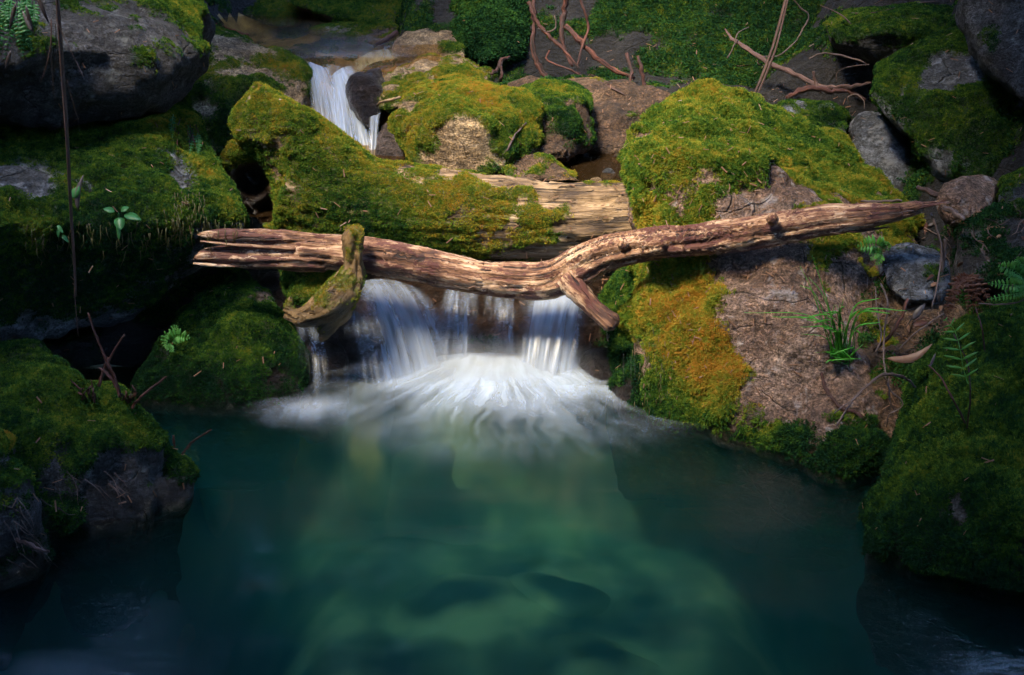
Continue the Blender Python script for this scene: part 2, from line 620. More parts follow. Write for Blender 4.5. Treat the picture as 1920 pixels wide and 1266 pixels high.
def moss_fields(me, bvh, spec, water=None):
    co, nr = mesh_arrays(me), vnormals(me)
    sd = spec.get('seed', 0) * 3.7
    m = spec.get('base', 0.3) + spec.get('up', 0.4) * nr[:, 2] + spec.get('n', 0.35) * fbm(co / spec.get('ns', 0.22) + sd, 3)
    m = m + blobs_field(co, bvh, spec.get('blobs', []))
    m = smooth(0.38, 0.60, m + 0.26 * fbm(co / 0.07 + sd, 3))
    wl = spec.get('wet_to', 0.05)
    wet = 1 - smooth(wl - 0.04, wl + 0.05, co[:, 2] + 0.03 * noise(co / 0.08))
    m = m * (1 - smooth(0.02, -0.02, co[:, 2]) if spec.get('pool', True) else 1)
    wet = np.clip(wet + blobs_field(co, bvh, spec.get('wet', [])), 0, 1)
    hue = spec.get('hue', 0.35) + 0.12 * fbm(co / 0.16 + 5 + sd, 2) + 0.10 * nr[:, 2] + blobs_field(co, bvh, spec.get('hues', []))
    if spec.get('pool', True):
        hue = hue - 0.28 * smooth(0.20, 0.0, co[:, 2])      # soaked moss near the water is darker green
    return m, wet, np.clip(hue, 0, 1)


def finish_solid(me, spec):
    """Cushion the mesh where moss grows, store the fields."""
    co = mesh_arrays(me)
    faces = mesh_faces(me)
    bvh = BVHTree.FromPolygons([tuple(c) for c in co], faces)
    m, wet, hue = moss_fields(me, bvh, spec)
    nr = vnormals(me)
    th = spec.get('thick', 0.018)
    cush = 0.7 + 1.0 * fbm(co / 0.10 + 31, 3)
    co = co + nr * (m * th * 0.6 * np.clip(cush, 0, 2.0))[:, None]
    set_co(me, co)
    nr = vnormals(me)
    steep = 1 - np.clip(nr[:, 2], 0, 1)
    droop = spec.get('droop', 0.7)
    d = nr.copy()
    d[:, 2] += 0.35 * (1 - steep) - droop * steep
    d += 0.25 * np.stack([noise(co / 0.05 + k * 9) for k in range(3)], 1)
    d /= np.linalg.norm(d, axis=1)[:, None] + 1e-6
    # no coat on the faces that look away down the far side
    v = np.array(CAM)[None] - co
    v /= np.linalg.norm(v, axis=1)[:, None]
    facing = smooth(-0.35, -0.1, (nr * v).sum(1))
    attr(me, 'moss', m); attr(me, 'wet', wet); attr(me, 'hue', hue); attr(me, 'mdir', d, 'FLOAT_VECTOR')
    if 'zone' in spec:
        facing = facing * spec['zone'](co)
    attr(me, 'coat', m * facing)
    SURF.append(BVHTree.FromPolygons([tuple(c) for c in co], faces))


def rock_mesh(groups, voxel=0.02, back=0.5, it=6, disp=((0.45, 0.05), (0.16, 0.022), (0.06, 0.010)), seed=0, down=0.0, dents=(), shrink=0.85, strata=0.0):
    parts = []
    for g in groups:
        pts = [P(*q) if len(q) == 3 else Vector(q[1:]) for q in g]
        c = sum(pts, Vector()) / len(pts)
        q = list(pts)
        for p in pts:
            d = (p - CAM).normalized()
            q.append(c + (p - c) * shrink + d * back)
        if down:
            zmin = min(p.z for p in pts)
            lo = [p for p in pts if p.z < zmin + 0.35 * (c.z - zmin)]
            q += [p + (Vector((0, 0, -down))) + (c - p) * 0.1 for p in lo]
        parts.append(hull(q))
    me = remesh(parts, voxel)
    co, e = mesh_arrays(me), edges_of(me)
    co = laplace(co, e, it)
    set_co(me, co)
    nr = vnormals(me)
    o = seed * 11.3
    d = 0
    for sc, am in disp:
        d = d + am * fbm(co / sc + o, 2)
    # broken, flattish facets and shallow grooves
    rg = 1 - np.abs(noise(co / 0.33 + o + 3))
    d = d - 0.014 * np.clip(rg - 0.88, 0, 1) / 0.12
    d = d - 0.016 * np.exp(-(noise(co / 0.42 + o + 9) / 0.035) ** 2)
    if strata:
        d = d + strata * noise(np.stack([co[:, 0] * 2, co[:, 1] * 2, co[:, 2] * 14], 1) + o)
    co = co + nr * d[:, None]
    if dents:
        bvh = BVHTree.FromPolygons([tuple(c) for c in co], mesh_faces(me))
        for px, py, r, depth in dents:
            h = cast(px, py, [bvh])
            if not h: continue
            c = np.array(h[0]); rm = r * mpp(c)
            w = np.exp(-((co - c) ** 2).sum(1) / (rm * rm))
            n = np.array(h[2])
            co = co + w[:, None] * n[None] * depth
    co = laplace(co, e, 1, 0.3)
    set_co(me, co)
    return me


def boulder(name, label, groups, mat, moss, cat='boulder', group=None, dens=11000, tuft='cushion', tscale=1.0, moss_label=None, **kw):
    me = rock_mesh(groups, **kw)
    moss = dict(moss); moss.setdefault('seed', kw.get('seed', 0))
    finish_solid(me, moss)
    o = link(name, me, M[mat], label=label, cat=cat, group=group)
    if dens:
        MOSS.append((o, me, dens, tuft, tscale, moss_label))
    return o


# ------------------------------------------------------------------ terrain (one sheet to the horizon)
def terrain_h(x, y):
    bed = -0.75 * (smooth(0.55, 1.25, np.abs(x - 0.05)) * smooth(4.4, 3.9, y) * smooth(1.4, 2.2, y)) + np.interp(y, [-40, -3, 0.5, 2.0, 4.25, 4.5, 6.2, 6.5, 8.4, 9.5, 14, 60], [6, 0.6, 0.2, -0.62, -0.55, 0.05, 0.25, 0.60, 0.64, 1.7, 3.2, 9])
    # the right and back bank
    rb = smooth(-0.80, -0.45, x) * np.interp(y, [6.3, 6.9, 7.7, 9.0, 14], [0, 0.05, 0.62, 1.9, 2.2])
    h = np.maximum(bed, 0.45 + rb - (1 - smooth(6.3, 6.9, y)) * 3)
    left = smooth(-1.55, -2.6, x) * np.interp(y, [-6, 2, 4, 7, 12], [1.5, 1.4, 1.7, 1.9, 1.5]) + np.clip(-x - 2.6, 0, 40) * 0.45
    right = smooth(1.15, 2.4, x) * np.interp(y, [-6, 2, 3.5, 4.2, 7, 12], [1.4, 1.0, 0.9, 1.2, 1.2, 1.0]) + np.clip(x - 2.4, 0, 40) * 0.45
    return h + left + right


gx = np.concatenate([-np.geomspace(45, 3.2, 22), np.linspace(-3.1, 3.1, 156), np.geomspace(3.2, 45, 22)])
gy = np.concatenate([-np.geomspace(40, 1.0, 20), np.linspace(-0.9, 3.9, 70), np.linspace(3.95, 9.4, 150), np.geomspace(9.5, 60, 22)])
X, Yg = np.meshgrid(gx, gy)
Z = terrain_h(X, Yg)
pp = np.stack([X.ravel(), Yg.ravel(), Z.ravel()], 1)
amp = np.where(pp[:, 1] < 4.3, 0.04, 0.075)
pp0 = pp.copy()
pp[:, 2] += amp * fbm(pp * np.array([1, 1, 0.4]) / 0.55, 3) + 0.5 * amp * fbm(pp / 0.13 + 8, 2) * (pp[:, 1] > 4.3)
nx, ny = len(gx), len(gy)
tf = [(j * nx + i, j * nx + i + 1, (j + 1) * nx + i + 1, (j + 1) * nx + i) for j in range(ny - 1) for i in range(nx - 1)]
tme = new_mesh('ground', pp, tf)
finish_solid(tme, dict(base=0.05, up=0.15, n=0.95, ns=0.24, hue=0.22, pool=True, wet_to=-1, thick=0.02, droop=0.6,
                       zone=lambda c: (smooth(4.3, 4.8, c[:, 1]) * smooth(9.6, 9.0, c[:, 1]) * smooth(3.4, 2.8, np.abs(c[:, 0]))),
                       blobs=[(1100, 40, 130, 0.35), (1300, 40, 180, 0.55), (1480, 90, 120, 0.4), (1360, 110, 70, 0.4), (1180, 90, 60, 0.2), (1450, 20, 160, 0.4),
                              (1230, 140, 70, -0.8), (1130, 70, 40, -0.5), (1330, 165, 60, -0.8), (1420, 170, 80, -0.8), (1050, 110, 80, -0.8), (1560, 150, 90, -0.9), (1500, 170, 60, -0.6)],
                       hues=[(1300, 60, 200, 0.05)]))
ground = link('ground', tme, None, kind='structure')
tme.materials.append(M['soil']); tme.materials.append(M['riverbed']); tme.materials.append(M['stream_bed'])
mi = np.array([1 if (pp[f[0], 1] < 4.45 and pp[f[0], 2] < 0.1 and pp[f[0], 1] > -1) else 2 if (6.4 < pp[f[0], 1] < 9.2 and max(pp[i, 2] for i in f) < 0.79 and -2.4 < pp[f[0], 0] < (-0.55 if pp[f[0], 1] > 6.4 else 1.2)) else 0 for f in tf])
tme.polygons.foreach_set('material_index', mi.astype(np.int32))
MOSS.append((ground, tme, 2600, 'ivy', 1.3, None))
MOSS.append((ground, tme, 6000, 'cushion', 1.3, None))

# ------------------------------------------------------------------ boulders
B = boulder
B('boulder', 'huge dark overhanging boulder filling the top left corner',
  [[(-150, -80, 4.7), (290, -60, 5.3), (365, 10, 5.3), (392, 45, 5.1), (388, 110, 4.95), (345, 178, 4.9), (210, 222, 4.75), (95, 240, 4.55), (0, 222, 4.4), (-150, 205, 4.2),
    (120, 60, 4.45), (280, 110, 4.62), (220, 190, 4.55), (-150, 60, 4.1)]],
  'granite_dark', dict(base=0.02, up=0.35, n=0.3, hue=0.22, pool=False, blobs=[(350, 20, 60, 0.9), (370, 90, 40, 0.4), (20, 60, 60, 0.35), (300, 160, 60, 0.15)], hues=[(350, 20, 60, 0.22)]),
  back=0.9, seed=1, dens=11000, strata=0.025, it=3)
B('boulder', 'broad mossy boulder with a dark undercut face, below the top left boulder',
  [[(-150, 270, 4.6), (0, 255, 4.75), (200, 228, 4.95), (330, 182, 5.1), (360, 212, 4.95), (418, 310, 4.7), (448, 395, 4.5), (456, 432, 4.5), (380, 490, 4.48), (320, 530, 4.46), (200, 605, 4.36), (0, 648, 4.14), (-150, 660, 3.95),
    (0, 420, 3.98), (200, 425, 4.16), (370, 415, 4.36), (-150, 420, 3.8), (300, 330, 4.5), (200, 330, 4.5)]],
  'granite_grey', dict(base=0.38, up=0.45, n=0.42, ns=0.25, hue=0.20, pool=False, blobs=[(60, 340, 70, -0.7), (30, 440, 40, -0.3), (340, 340, 32, -1.0), (338, 300, 20, -0.5), (240, 290, 70, -0.15), (100, 620, 80, -0.3), (200, 540, 110, 0.3), (40, 560, 110, 0.3), (420, 360, 60, 0.5), (60, 500, 130, 0.55), (200, 480, 100, 0.5), (330, 460, 80, 0.5)],
                     hues=[(330, 230, 50, 0.35), (380, 320, 35, 0.35), (430, 380, 50, 0.2), (340, 410, 45, 0.3), (300, 250, 50, 0.2), (120, 520, 140, -0.22), (350, 470, 100, -0.15), (60, 430, 60, 0.3)], thick=0.025),
  back=0.7, seed=2, dens=12000, dents=[(338, 345, 26, -0.03)])
B('boulder', 'rounded dark mossy boulder with a fern, left of the lower falls',
  [[(245, 750, 4.2), (290, 690, 4.3), (330, 622, 4.42), (400, 545, 4.6), (455, 515, 4.7), (520, 560, 4.55), (548, 640, 4.35), (556, 740, 4.18), (480, 772, 4.12), (350, 768, 4.13), (270, 765, 4.17), (430, 640, 4.25)]],
  'granite_wet', dict(base=0.58, up=0.3, n=0.4, ns=0.15, hue=0.13, wet_to=0.08, blobs=[(540, 700, 40, -0.5), (490, 550, 36, -0.3)], hues=[(440, 650, 60, 0.16), (500, 700, 50, 0.1)], wet=[(520, 590, 60, 0.8), (540, 700, 50, 0.8)], thick=0.02),
  back=0.35, seed=3, down=0.35, dens=13000)
B('boulder', 'wet black stone behind the mossy snag, below the branch',
  [[(455, 560, 4.65), (480, 500, 4.75), (560, 490, 4.75), (640, 520, 4.7), (640, 600, 4.55), (650, 700, 4.4), (560, 740, 4.35), (520, 640, 4.5)]],
  'granite_wet', dict(base=-0.1, up=0.1, n=0.4, hue=0.1, wet_to=0.6), back=0.3, seed=4, down=0.35, dens=6000, tscale=0.8)
# foreground, left
B('boulder', 'bright green moss covered foreground rock with dead fern stalks on top',
  [[(-90, 710, 3.45), (20, 682, 3.6), (100, 668, 3.62), (135, 705, 3.58), (150, 760, 3.5), (130, 900, 3.3), (40, 990, 3.18), (-90, 1010, 3.1), (40, 800, 3.3)],
   [(135, 760, 3.5), (160, 728, 3.6), (230, 742, 3.58), (282, 785, 3.5), (302, 840, 3.44), (290, 930, 3.38), (230, 975, 3.30), (150, 1010, 3.22), (90, 1000, 3.2), (190, 830, 3.32), (230, 860, 3.34)],
   [(275, 850, 3.5), (300, 825, 3.55), (345, 865, 3.52), (352, 895, 3.46), (332, 938, 3.42), (285, 948, 3.40)]],
  'granite_dark', dict(base=0.30, up=0.75, n=0.32, ns=0.12, hue=0.22, wet_to=0.06, blobs=[(200, 940, 70, -0.5), (320, 920, 30, -0.3), (80, 760, 80, 0.3)], hues=[(90, 720, 70, 0.10), (60, 850, 50, 0.12), (230, 800, 50, 0.10)], thick=0.022),
  back=0.22, seed=5, down=0.35, dens=15000, it=4, voxel=0.016)
B('boulder', 'small mossy hump with matted roots at the left picture edge',
  [[(-90, 800, 3.15), (0, 800, 3.18), (40, 830, 3.18), (72, 880, 3.15), (85, 930, 3.12), (60, 1000, 3.08), (0, 1060, 3.04), (-90, 1080, 3.0), (0, 900, 3.02)]],
  'granite_dark', dict(base=0.25, up=0.7, n=0.3, hue=0.26, wet_to=0.06, blobs=[(20, 980, 60, -0.5)], hues=[(10, 820, 30, 0.45)]), back=0.22, seed=6, down=0.35, dens=15000, voxel=0.016)
B('boulder', 'dark low rock behind the bright foreground moss, at the left edge',
  [[(-90, 650, 4.0), (20, 645, 4.1), (75, 655, 4.1), (90, 690, 4.0), (60, 720, 3.95), (-90, 740, 3.9)]],
  'granite_dark', dict(base=0.4, up=0.4, n=0.3, hue=0.10), back=0.3, seed=7, down=0.3, dens=9000)
# the big one on the right
B('boulder', 'largest boulder, golden moss and bare pink granite, under the right end of the branch',
  [[(1166, 350, 4.78), (1178, 262, 4.85), (1195, 222, 4.92), (1240, 178, 5.05), (1300, 164, 5.15), (1380, 180, 5.2), (1440, 212, 5.25), (1560, 262, 5.3), (1640, 332, 5.2), (1700, 400, 5.0), (1700, 470, 4.6), (1680, 600, 4.15), (1675, 720, 3.9), (1655, 850, 3.68), (1600, 897, 3.60), (1530, 882, 3.66), (1450, 832, 3.80), (1340, 796, 3.94), (1235, 784, 4.0), (1198, 700, 4.2), (1186, 560, 4.5), (1164, 450, 4.74),
    (1230, 330, 4.52), (1330, 290, 4.5), (1440, 330, 4.42), (1300, 450, 4.36), (1450, 460, 4.26), (1600, 460, 4.28), (1240, 620, 4.2), (1400, 650, 4.04), (1560, 640, 3.98)]],
  'granite', dict(base=0.34, up=0.40, n=0.34, ns=0.18, hue=0.50, wet_to=0.05,
                  blobs=[(1270, 240, 110, 0.6), (1230, 420, 60, 0.45), (1360, 280, 80, 0.5), (1270, 560, 80, 0.8), (1330, 690, 80, 0.6), (1290, 760, 80, 0.5), (1200, 480, 40, 0.4),
                         (1205, 258, 26, -1.3), (1385, 390, 38, -1.2), (1480, 350, 60, -0.9), (1560, 330, 60, -0.2), (1600, 400, 60, -0.6), (1450, 540, 90, -1.1), (1430, 440, 60, -0.9), (1350, 500, 30, -0.6), (1520, 650, 90, -0.9), (1590, 640, 70, -0.9), (1600, 540, 60, -0.8), (1560, 730, 60, -0.7), (1640, 480, 50, -0.6), (1460, 720, 60, -0.9), (1420, 620, 50, -0.5), (1530, 510, 40, 0.5), (1570, 560, 28, 0.5), (1500, 760, 40, -0.5),
                         (1450, 240, 90, 0.45), (1540, 290, 60, 0.4), (1600, 860, 60, 0.3), (1480, 830, 50, 0.3), (1540, 800, 50, -0.3)],
                  hues=[(1300, 230, 120, -0.12), (1370, 290, 70, -0.18), (1500, 270, 120, -0.22), (1220, 420, 70, 0.14), (1270, 560, 100, 0.22), (1340, 690, 90, 0.34), (1420, 760, 70, 0.15), (1560, 860, 120, -0.34), (1540, 540, 60, -0.12), (1270, 770, 50, -0.1)], thick=0.028, droop=0.9),
  back=0.7, seed=8, down=0.4, dens=14000, it=2, disp=((0.45, 0.06), (0.16, 0.035), (0.07, 0.014)), tuft='shaggy', dents=[(1500, 700, 80, -0.03), (1400, 560, 60, 0.03)])
B('boulder', 'dark mossy rock face dripping beside the right fall, under the branch stub',
  [[(1125, 560, 4.62), (1150, 510, 4.68), (1200, 500, 4.6), (1215, 600, 4.36), (1240, 720, 4.12), (1250, 785, 4.0), (1200, 770, 4.08), (1165, 740, 4.18), (1150, 640, 4.4)]],
  'granite_wet', dict(base=0.45, up=0.3, n=0.5, ns=0.14, hue=0.14, wet_to=0.12, wet=[(1190, 700, 60, 0.8)], hues=[(1150, 560, 40, 0.1)]), back=0.3, seed=9, down=0.35, dens=13000, tuft='shaggy')
B('stone', 'smooth wet brown stone at the foot of the right fall',
  [[(1072, 700, 4.38), (1085, 668, 4.42), (1120, 650, 4.45), (1158, 655, 4.42), (1170, 690, 4.35), (1160, 735, 4.2), (1110, 722, 4.3)]],
  'granite_wet', dict(base=-0.6, wet_to=0.15), cat='stone', back=0.2, seed=10, down=0.2, dens=0, disp=((0.3, 0.02), (0.08, 0.006)))
# foreground, right
B('boulder', 'tall shaggy green moss boulder in the lower right corner',
  [[(2040, 560, 3.85), (1905, 565, 3.95), (1830, 592, 3.92), (1792, 640, 3.85), (1742, 718, 3.72), (1692, 790, 3.56), (1668, 850, 3.48), (1662, 920, 3.36), (1642, 1000, 3.2), (1624, 1036, 3.14), (1700, 1056, 3.08), (1800, 1076, 3.02), (1920, 1115, 2.94), (2040, 1140, 2.88),
    (1780, 860, 3.22), (1880, 800, 3.3), (2000, 800, 3.2), (1920, 950, 3.02)]],
  'granite_dark', dict(base=0.62, up=0.25, n=0.32, ns=0.14, hue=0.18, wet_to=0.07, blobs=[(1800, 990, 30, -0.8), (1790, 940, 20, -0.5), (1690, 1035, 40, -0.3)], hues=[(1720, 900, 60, 0.16), (1880, 840, 60, 0.14), (1760, 760, 60, 0.10), (1860, 650, 70, -0.05), (1720, 1000, 60, -0.1)], thick=0.03, droop=0.8),
  back=0.4, seed=11, down=0.4, dens=16000, tuft='shaggy', dents=[(1795, 980, 26, -0.05)])
# right, behind
B('boulder', 'great dark green boulder with a pale lichen patch, upper right',
  [[(1636, 185, 5.35), (1640, 132, 5.5), (1700, 108, 5.6), (1780, 68, 5.8), (1835, 50, 5.9), (2040, 50, 5.6), (2040, 340, 4.7), (1860, 350, 4.85), (1780, 350, 5.0), (1705, 262, 5.2), (1662, 222, 5.3), (1800, 180, 5.1), (1720, 180, 5.2)]],
  'granite_grey', dict(base=0.50, up=0.3, n=0.3, hue=0.14, pool=False, blobs=[(1790, 130, 48, -1.4), (1760, 165, 30, -0.6), (1860, 180, 70, -0.25), (1690, 250, 40, -0.3)], hues=[(1690, 160, 60, 0.14), (1750, 260, 60, 0.05)]), back=0.8, seed=12, dens=10000)
B('boulder', 'blackish boulder face in the top right corner',
  [[(1798, 40, 5.1), (1815, -60, 5.2), (2040, -60, 4.8), (2040, 220, 4.5), (1920, 190, 4.7), (1850, 130, 4.95)]],
  'granite_dark', dict(base=0.05, up=0.3, n=0.35, hue=0.1, pool=False), back=0.6, seed=13, dens=8000)
B('boulder', 'mossy slab littered with bark, top right',
  [[(1536, 45, 6.2), (1570, 24, 6.4), (1700, 8, 6.6), (1810, -10, 6.6), (1840, 30, 6.2), (1812, 75, 6.0), (1720, 112, 6.0), (1640, 110, 6.0), (1565, 88, 6.05), (1650, 60, 5.9)]],
  'granite_dark', dict(base=0.45, up=0.5, n=0.3, hue=0.14, pool=False, hues=[(1560, 50, 40, 0.35), (1640, 80, 60, 0.12)]), back=0.8, seed=14, dens=9000)
B('boulder', 'small dark mossy boulder just behind the top of the largest boulder',
  [[(1428, 212, 5.65), (1500, 184, 5.8), (1560, 190, 5.8), (1602, 215, 5.75), (1592, 258, 5.6), (1540, 275, 5.5), (1470, 250, 5.5)]],
  'granite_grey', dict(base=0.42, up=0.35, n=0.4, hue=0.18, pool=False, blobs=[(1500, 195, 18, -0.8), (1470, 205, 15, -0.5)]), back=0.5, seed=15, dens=9000)
B('boulder', 'bare blue grey slab in the gap behind the largest boulder',
  [[(1592, 262, 5.6), (1605, 222, 5.75), (1632, 208, 5.75), (1668, 240, 5.6), (1730, 335, 5.35), (1740, 392, 5.2), (1660, 360, 5.3)]],
  'granite_grey', dict(base=-0.05, up=0.1, n=0.4, hue=0.15, pool=False), back=0.5, seed=16, dens=7000)
B('boulder', 'tan granite stone at the tip of the branch',
  [[(1768, 395, 4.4), (1788, 350, 4.5), (1845, 328, 4.55), (1868, 342, 4.5), (1858, 390, 4.4), (1810, 420, 4.35)]],
  'granite', dict(base=-0.1, up=0.1, n=0.3, pool=False, hue=0.3), back=0.3, seed=17, dens=5000)
B('boulder', 'mossy stone at the right edge, beside the tan stone',
  [[(1862, 390, 4.4), (1872, 335, 4.45), (1930, 308, 4.45), (2040, 318, 4.4), (2040, 420, 4.2), (1900, 410, 4.25)]],
  'granite_dark', dict(base=0.35, up=0.4, n=0.4, pool=False, hue=0.25), back=0.35, seed=18, dens=9000)
B('boulder', 'dark ivy green block below the tan stone',
  [[(1780, 520, 4.2), (1788, 430, 4.32), (1840, 392, 4.38), (1925, 385, 4.3), (2040, 400, 4.1), (2040, 540, 3.95), (1900, 545, 4.02), (1830, 540, 4.12)]],
  'granite_dark', dict(base=0.4, up=0.3, n=0.5, pool=False, hue=0.16), back=0.35, seed=19, dens=10000, tuft='ivy')
B('boulder', 'squat grey boulder with a dark side, below the right end of the branch',
  [[(1658, 480, 4.22), (1690, 455, 4.3), (1760, 462, 4.28), (1778, 515, 4.15), (1755, 565, 4.05), (1690, 565, 4.05), (1662, 535, 4.12)]],
  'granite_grey', dict(base=0.1, up=0.1, n=0.4, pool=False, hue=0.12, blobs=[(1750, 520, 30, 0.5)]), back=0.3, seed=20, dens=9000)
B('earth_mound', 'brown earth slope with roots and twigs, between the two right boulders',
  [[(1590, 520, 4.3), (1700, 520, 4.25), (1800, 560, 4.1), (1840, 610, 4.0), (1760, 720, 3.8), (1700, 820, 3.7), (1650, 860, 3.72), (1620, 760, 3.9), (1600, 640, 4.0)]],
  'granite_brown', dict(base=0.12, up=0.2, n=0.55, ns=0.12, hue=0.32, hues=[(1640, 700, 60, 0.25), (1700, 560, 50, 0.15)], blobs=[(1730, 580, 60, -0.4)]), cat='earth mound', back=0.3, seed=21, down=0.3, dens=10000, tuft='ivy', disp=((0.3, 0.05), (0.1, 0.03), (0.04, 0.01)))
# behind the log
B('boulder', 'bright mossy boulder with a bare tan face, behind the middle of the log',
  [[(733, 235, 5.6), (752, 190, 5.7), (795, 162, 5.85), (850, 150, 5.9), (920, 150, 5.9), (965, 172, 5.8), (1005, 205, 5.7), (1012, 255, 5.6), (990, 310, 5.5), (930, 345, 5.4), (780, 335, 5.45), (748, 290, 5.5), (830, 220, 5.45), (900, 230, 5.42)]],
  'granite_tan', dict(base=0.45, up=0.45, n=0.3, ns=0.15, hue=0.50, pool=False, blobs=[(858, 255, 36, -1.2), (870, 300, 30, -0.8), (770, 200, 22, -0.7), (900, 180, 60, 0.5), (1060, 220, 50, 0.3)], hues=[(900, 170, 70, 0.12), (780, 260, 40, 0.1), (960, 280, 50, -0.28), (830, 170, 40, 0.08)], thick=0.03),
  back=0.5, seed=22, dens=11000)
B('boulder', 'dark mossy shoulder to the right of the bright boulder behind the log',
  [[(960, 175, 5.95), (1050, 158, 6.05), (1105, 166, 6.05), (1122, 190, 5.95), (1112, 282, 5.8), (1060, 300, 5.66), (985, 300, 5.62), (1000, 215, 5.72), (1075, 200, 5.78)]],
  'granite_brown', dict(base=0.5, up=0.35, n=0.4, hue=0.2, pool=False, hues=[(1060, 175, 40, 0.25), (1070, 240, 50, -0.12)], blobs=[(1085, 200, 30, -0.3), (1050, 280, 30, -0.4)]), back=0.4, seed=23, dens=11000, it=3)
B('boulder', 'long flat topped brown rock behind the gap to the largest boulder',
  [[(940, 152, 6.5), (1100, 150, 6.5), (1250, 162, 6.4), (1268, 182, 6.2), (1215, 280, 6.0), (1170, 300, 5.95), (1105, 290, 5.95), (1085, 205, 6.05), (1180, 200, 6.05)]],
  'granite_brown', dict(base=0.05, up=0.10, n=0.45, ns=0.14, hue=0.4, pool=False, blobs=[(1020, 160, 60, 0.3)], wet=[(1150, 270, 30, 0.3)]), back=0.4, seed=24, dens=7000, strata=0.012)
B('boulder', 'tan topped mossy boulder right of the upper fall',
  [[(690, 200, 6.2), (700, 160, 6.3), (735, 124, 6.5), (790, 112, 6.7), (870, 118, 6.7), (928, 142, 6.6), (905, 165, 6.4), (830, 185, 6.2), (760, 205, 6.15), (720, 215, 6.15), (780, 150, 6.3)]],
  'granite_tan', dict(base=0.45, up=0.0, n=0.35, ns=0.12, hue=0.48, pool=False, blobs=[(790, 116, 40, -0.5), (720, 135, 20, -0.4), (700, 200, 20, -0.3), (770, 160, 40, 0.3), (860, 140, 40, 0.4)]), back=0.4, seed=25, dens=10000)
B('stone', 'black wet stone beside the upper fall',
  [[(648, 180, 6.25), (652, 145, 6.3), (678, 121, 6.42), (718, 120, 6.45), (722, 160, 6.3), (708, 212, 6.2), (700, 240, 6.15), (674, 226, 6.18)]],
  'granite_wet', dict(base=-0.5, wet_to=2.0, pool=False), cat='stone', back=0.3, seed=26, dens=0)
B('stone', 'speckled wet stone where the upper fall meets the log',
  [[(698, 275, 5.95), (712, 228, 6.05), (740, 215, 6.05), (760, 255, 5.95), (772, 310, 5.85), (705, 315, 5.85)]],
  'granite_wet', dict(base=-0.5, wet_to=0.3, pool=False), cat='stone', back=0.25, seed=27, dens=0)
B('stone', 'low striped mossy stone just behind the bare part of the log',
  [[(935, 315, 5.45), (962, 286, 5.55), (1020, 290, 5.5), (1080, 322, 5.35), (1100, 345, 5.3), (945, 345, 5.3)]],
  'granite_brown', dict(base=0.3, up=0.2, n=0.5, ns=0.1, hue=0.45, pool=False, blobs=[(945, 310, 20, 0.5)]), cat='stone', back=0.2, seed=28, dens=11000, strata=0.02)
B('stone', 'reddish brown stone tucked under the dark mossy shoulder',
  [[(995, 285, 5.6), (1035, 262, 5.65), (1072, 268, 5.62), (1078, 290, 5.55), (1035, 306, 5.5)]],
  'granite_brown', dict(base=-0.4, pool=False), cat='stone', back=0.2, seed=29, dens=0)
for k, (px, py, r, mt, lb) in enumerate([(1098, 300, 17, 'granite_wet', 'round wet stone in the little pool behind the log'), (1140, 328, 16, 'granite_grey', 'pale wet stone in the little pool, next to the largest boulder'),
                                         (1068, 300, 14, 'granite_brown', 'small upright brown stone in the little pool behind the log'), (1158, 300, 13, 'granite_brown', 'small dark stone at the back of the little pool'),
                                         (1118, 345, 14, 'granite_tan', 'small tan stone at the log side of the little pool')]):
    Y = 1.26 / math.tan(math.radians(19.6 - (633 - py) / FPX * 57.3))
    B('stone', lb, [[(px - r, py, Y), (px - r * 0.6, py - r * 0.8, Y + .03), (px + r * 0.5, py - r, Y + .03), (px + r, py - r * 0.1, Y), (px + r * 0.6, py + r * 0.7, Y - .04), (px - r * 0.7, py + r * 0.7, Y - .03)]],
      mt, dict(base=-0.5, wet_to=0.45, pool=False), cat='stone', back=0.06, seed=40 + k, dens=0, voxel=0.01, it=3, disp=((0.08, 0.008), (0.03, 0.003)))
B('boulder', 'ochre topped boulder left of the upper stream, furry with moss',
  [[(350, 235, 6.1), (362, 150, 6.2), (380, 90, 6.4), (398, 44, 6.8), (465, 66, 6.7), (530, 100, 6.6), (572, 126, 6.55), (580, 190, 6.35), (575, 260, 6.2), (500, 330, 6.0), (430, 345, 5.95), (370, 300, 6.0), (450, 150, 6.2)]],
  'granite_tan', dict(base=0.58, up=-0.05, n=0.35, ns=0.15, hue=0.24, pool=False, blobs=[(440, 62, 50, -0.35), (560, 190, 24, -0.5), (540, 120, 30, 0.3)], hues=[(450, 100, 60, 0.35), (540, 125, 40, 0.3), (400, 130, 40, 0.2), (480, 250, 80, -0.12)]), back=0.5, seed=30, dens=9500)
# far bank
B('boulder', 'golden mossy boulder at the head of the upper stream',
  [[(430, 20, 8.6), (440, -60, 8.9), (560, -60, 8.9), (575, 20, 8.5), (545, 52, 8.3), (480, 40, 8.4)]], 'granite_tan', dict(base=0.5, up=0.2, n=0.3, hue=0.5, pool=False, hues=[(470, 20, 40, -0.3)]), back=0.5, seed=31, dens=6500, tscale=1.3, voxel=0.03)
B('boulder', 'flat mossy ledge along the far side of the upper stream',
  [[(565, 62, 7.7), (590, 48, 7.8), (680, 38, 7.8), (700, 60, 7.6), (690, 78, 7.5), (620, 74, 7.6)]], 'granite_tan', dict(base=0.42, up=0.1, n=0.3, hue=0.45, pool=False), back=0.3, seed=32, dens=7000, tscale=1.2)
B('boulder', 'brown knobbly rock with red roots beside the upper stream',
  [[(665, 62, 7.6), (672, 30, 7.8), (705, 14, 7.9), (745, 22, 7.8), (752, 62, 7.5), (715, 84, 7.4), (685, 80, 7.5)]], 'granite_brown', dict(base=0.2, up=0.4, n=0.3, hue=0.45, pool=False), back=0.3, seed=33, dens=7000, tscale=1.2)
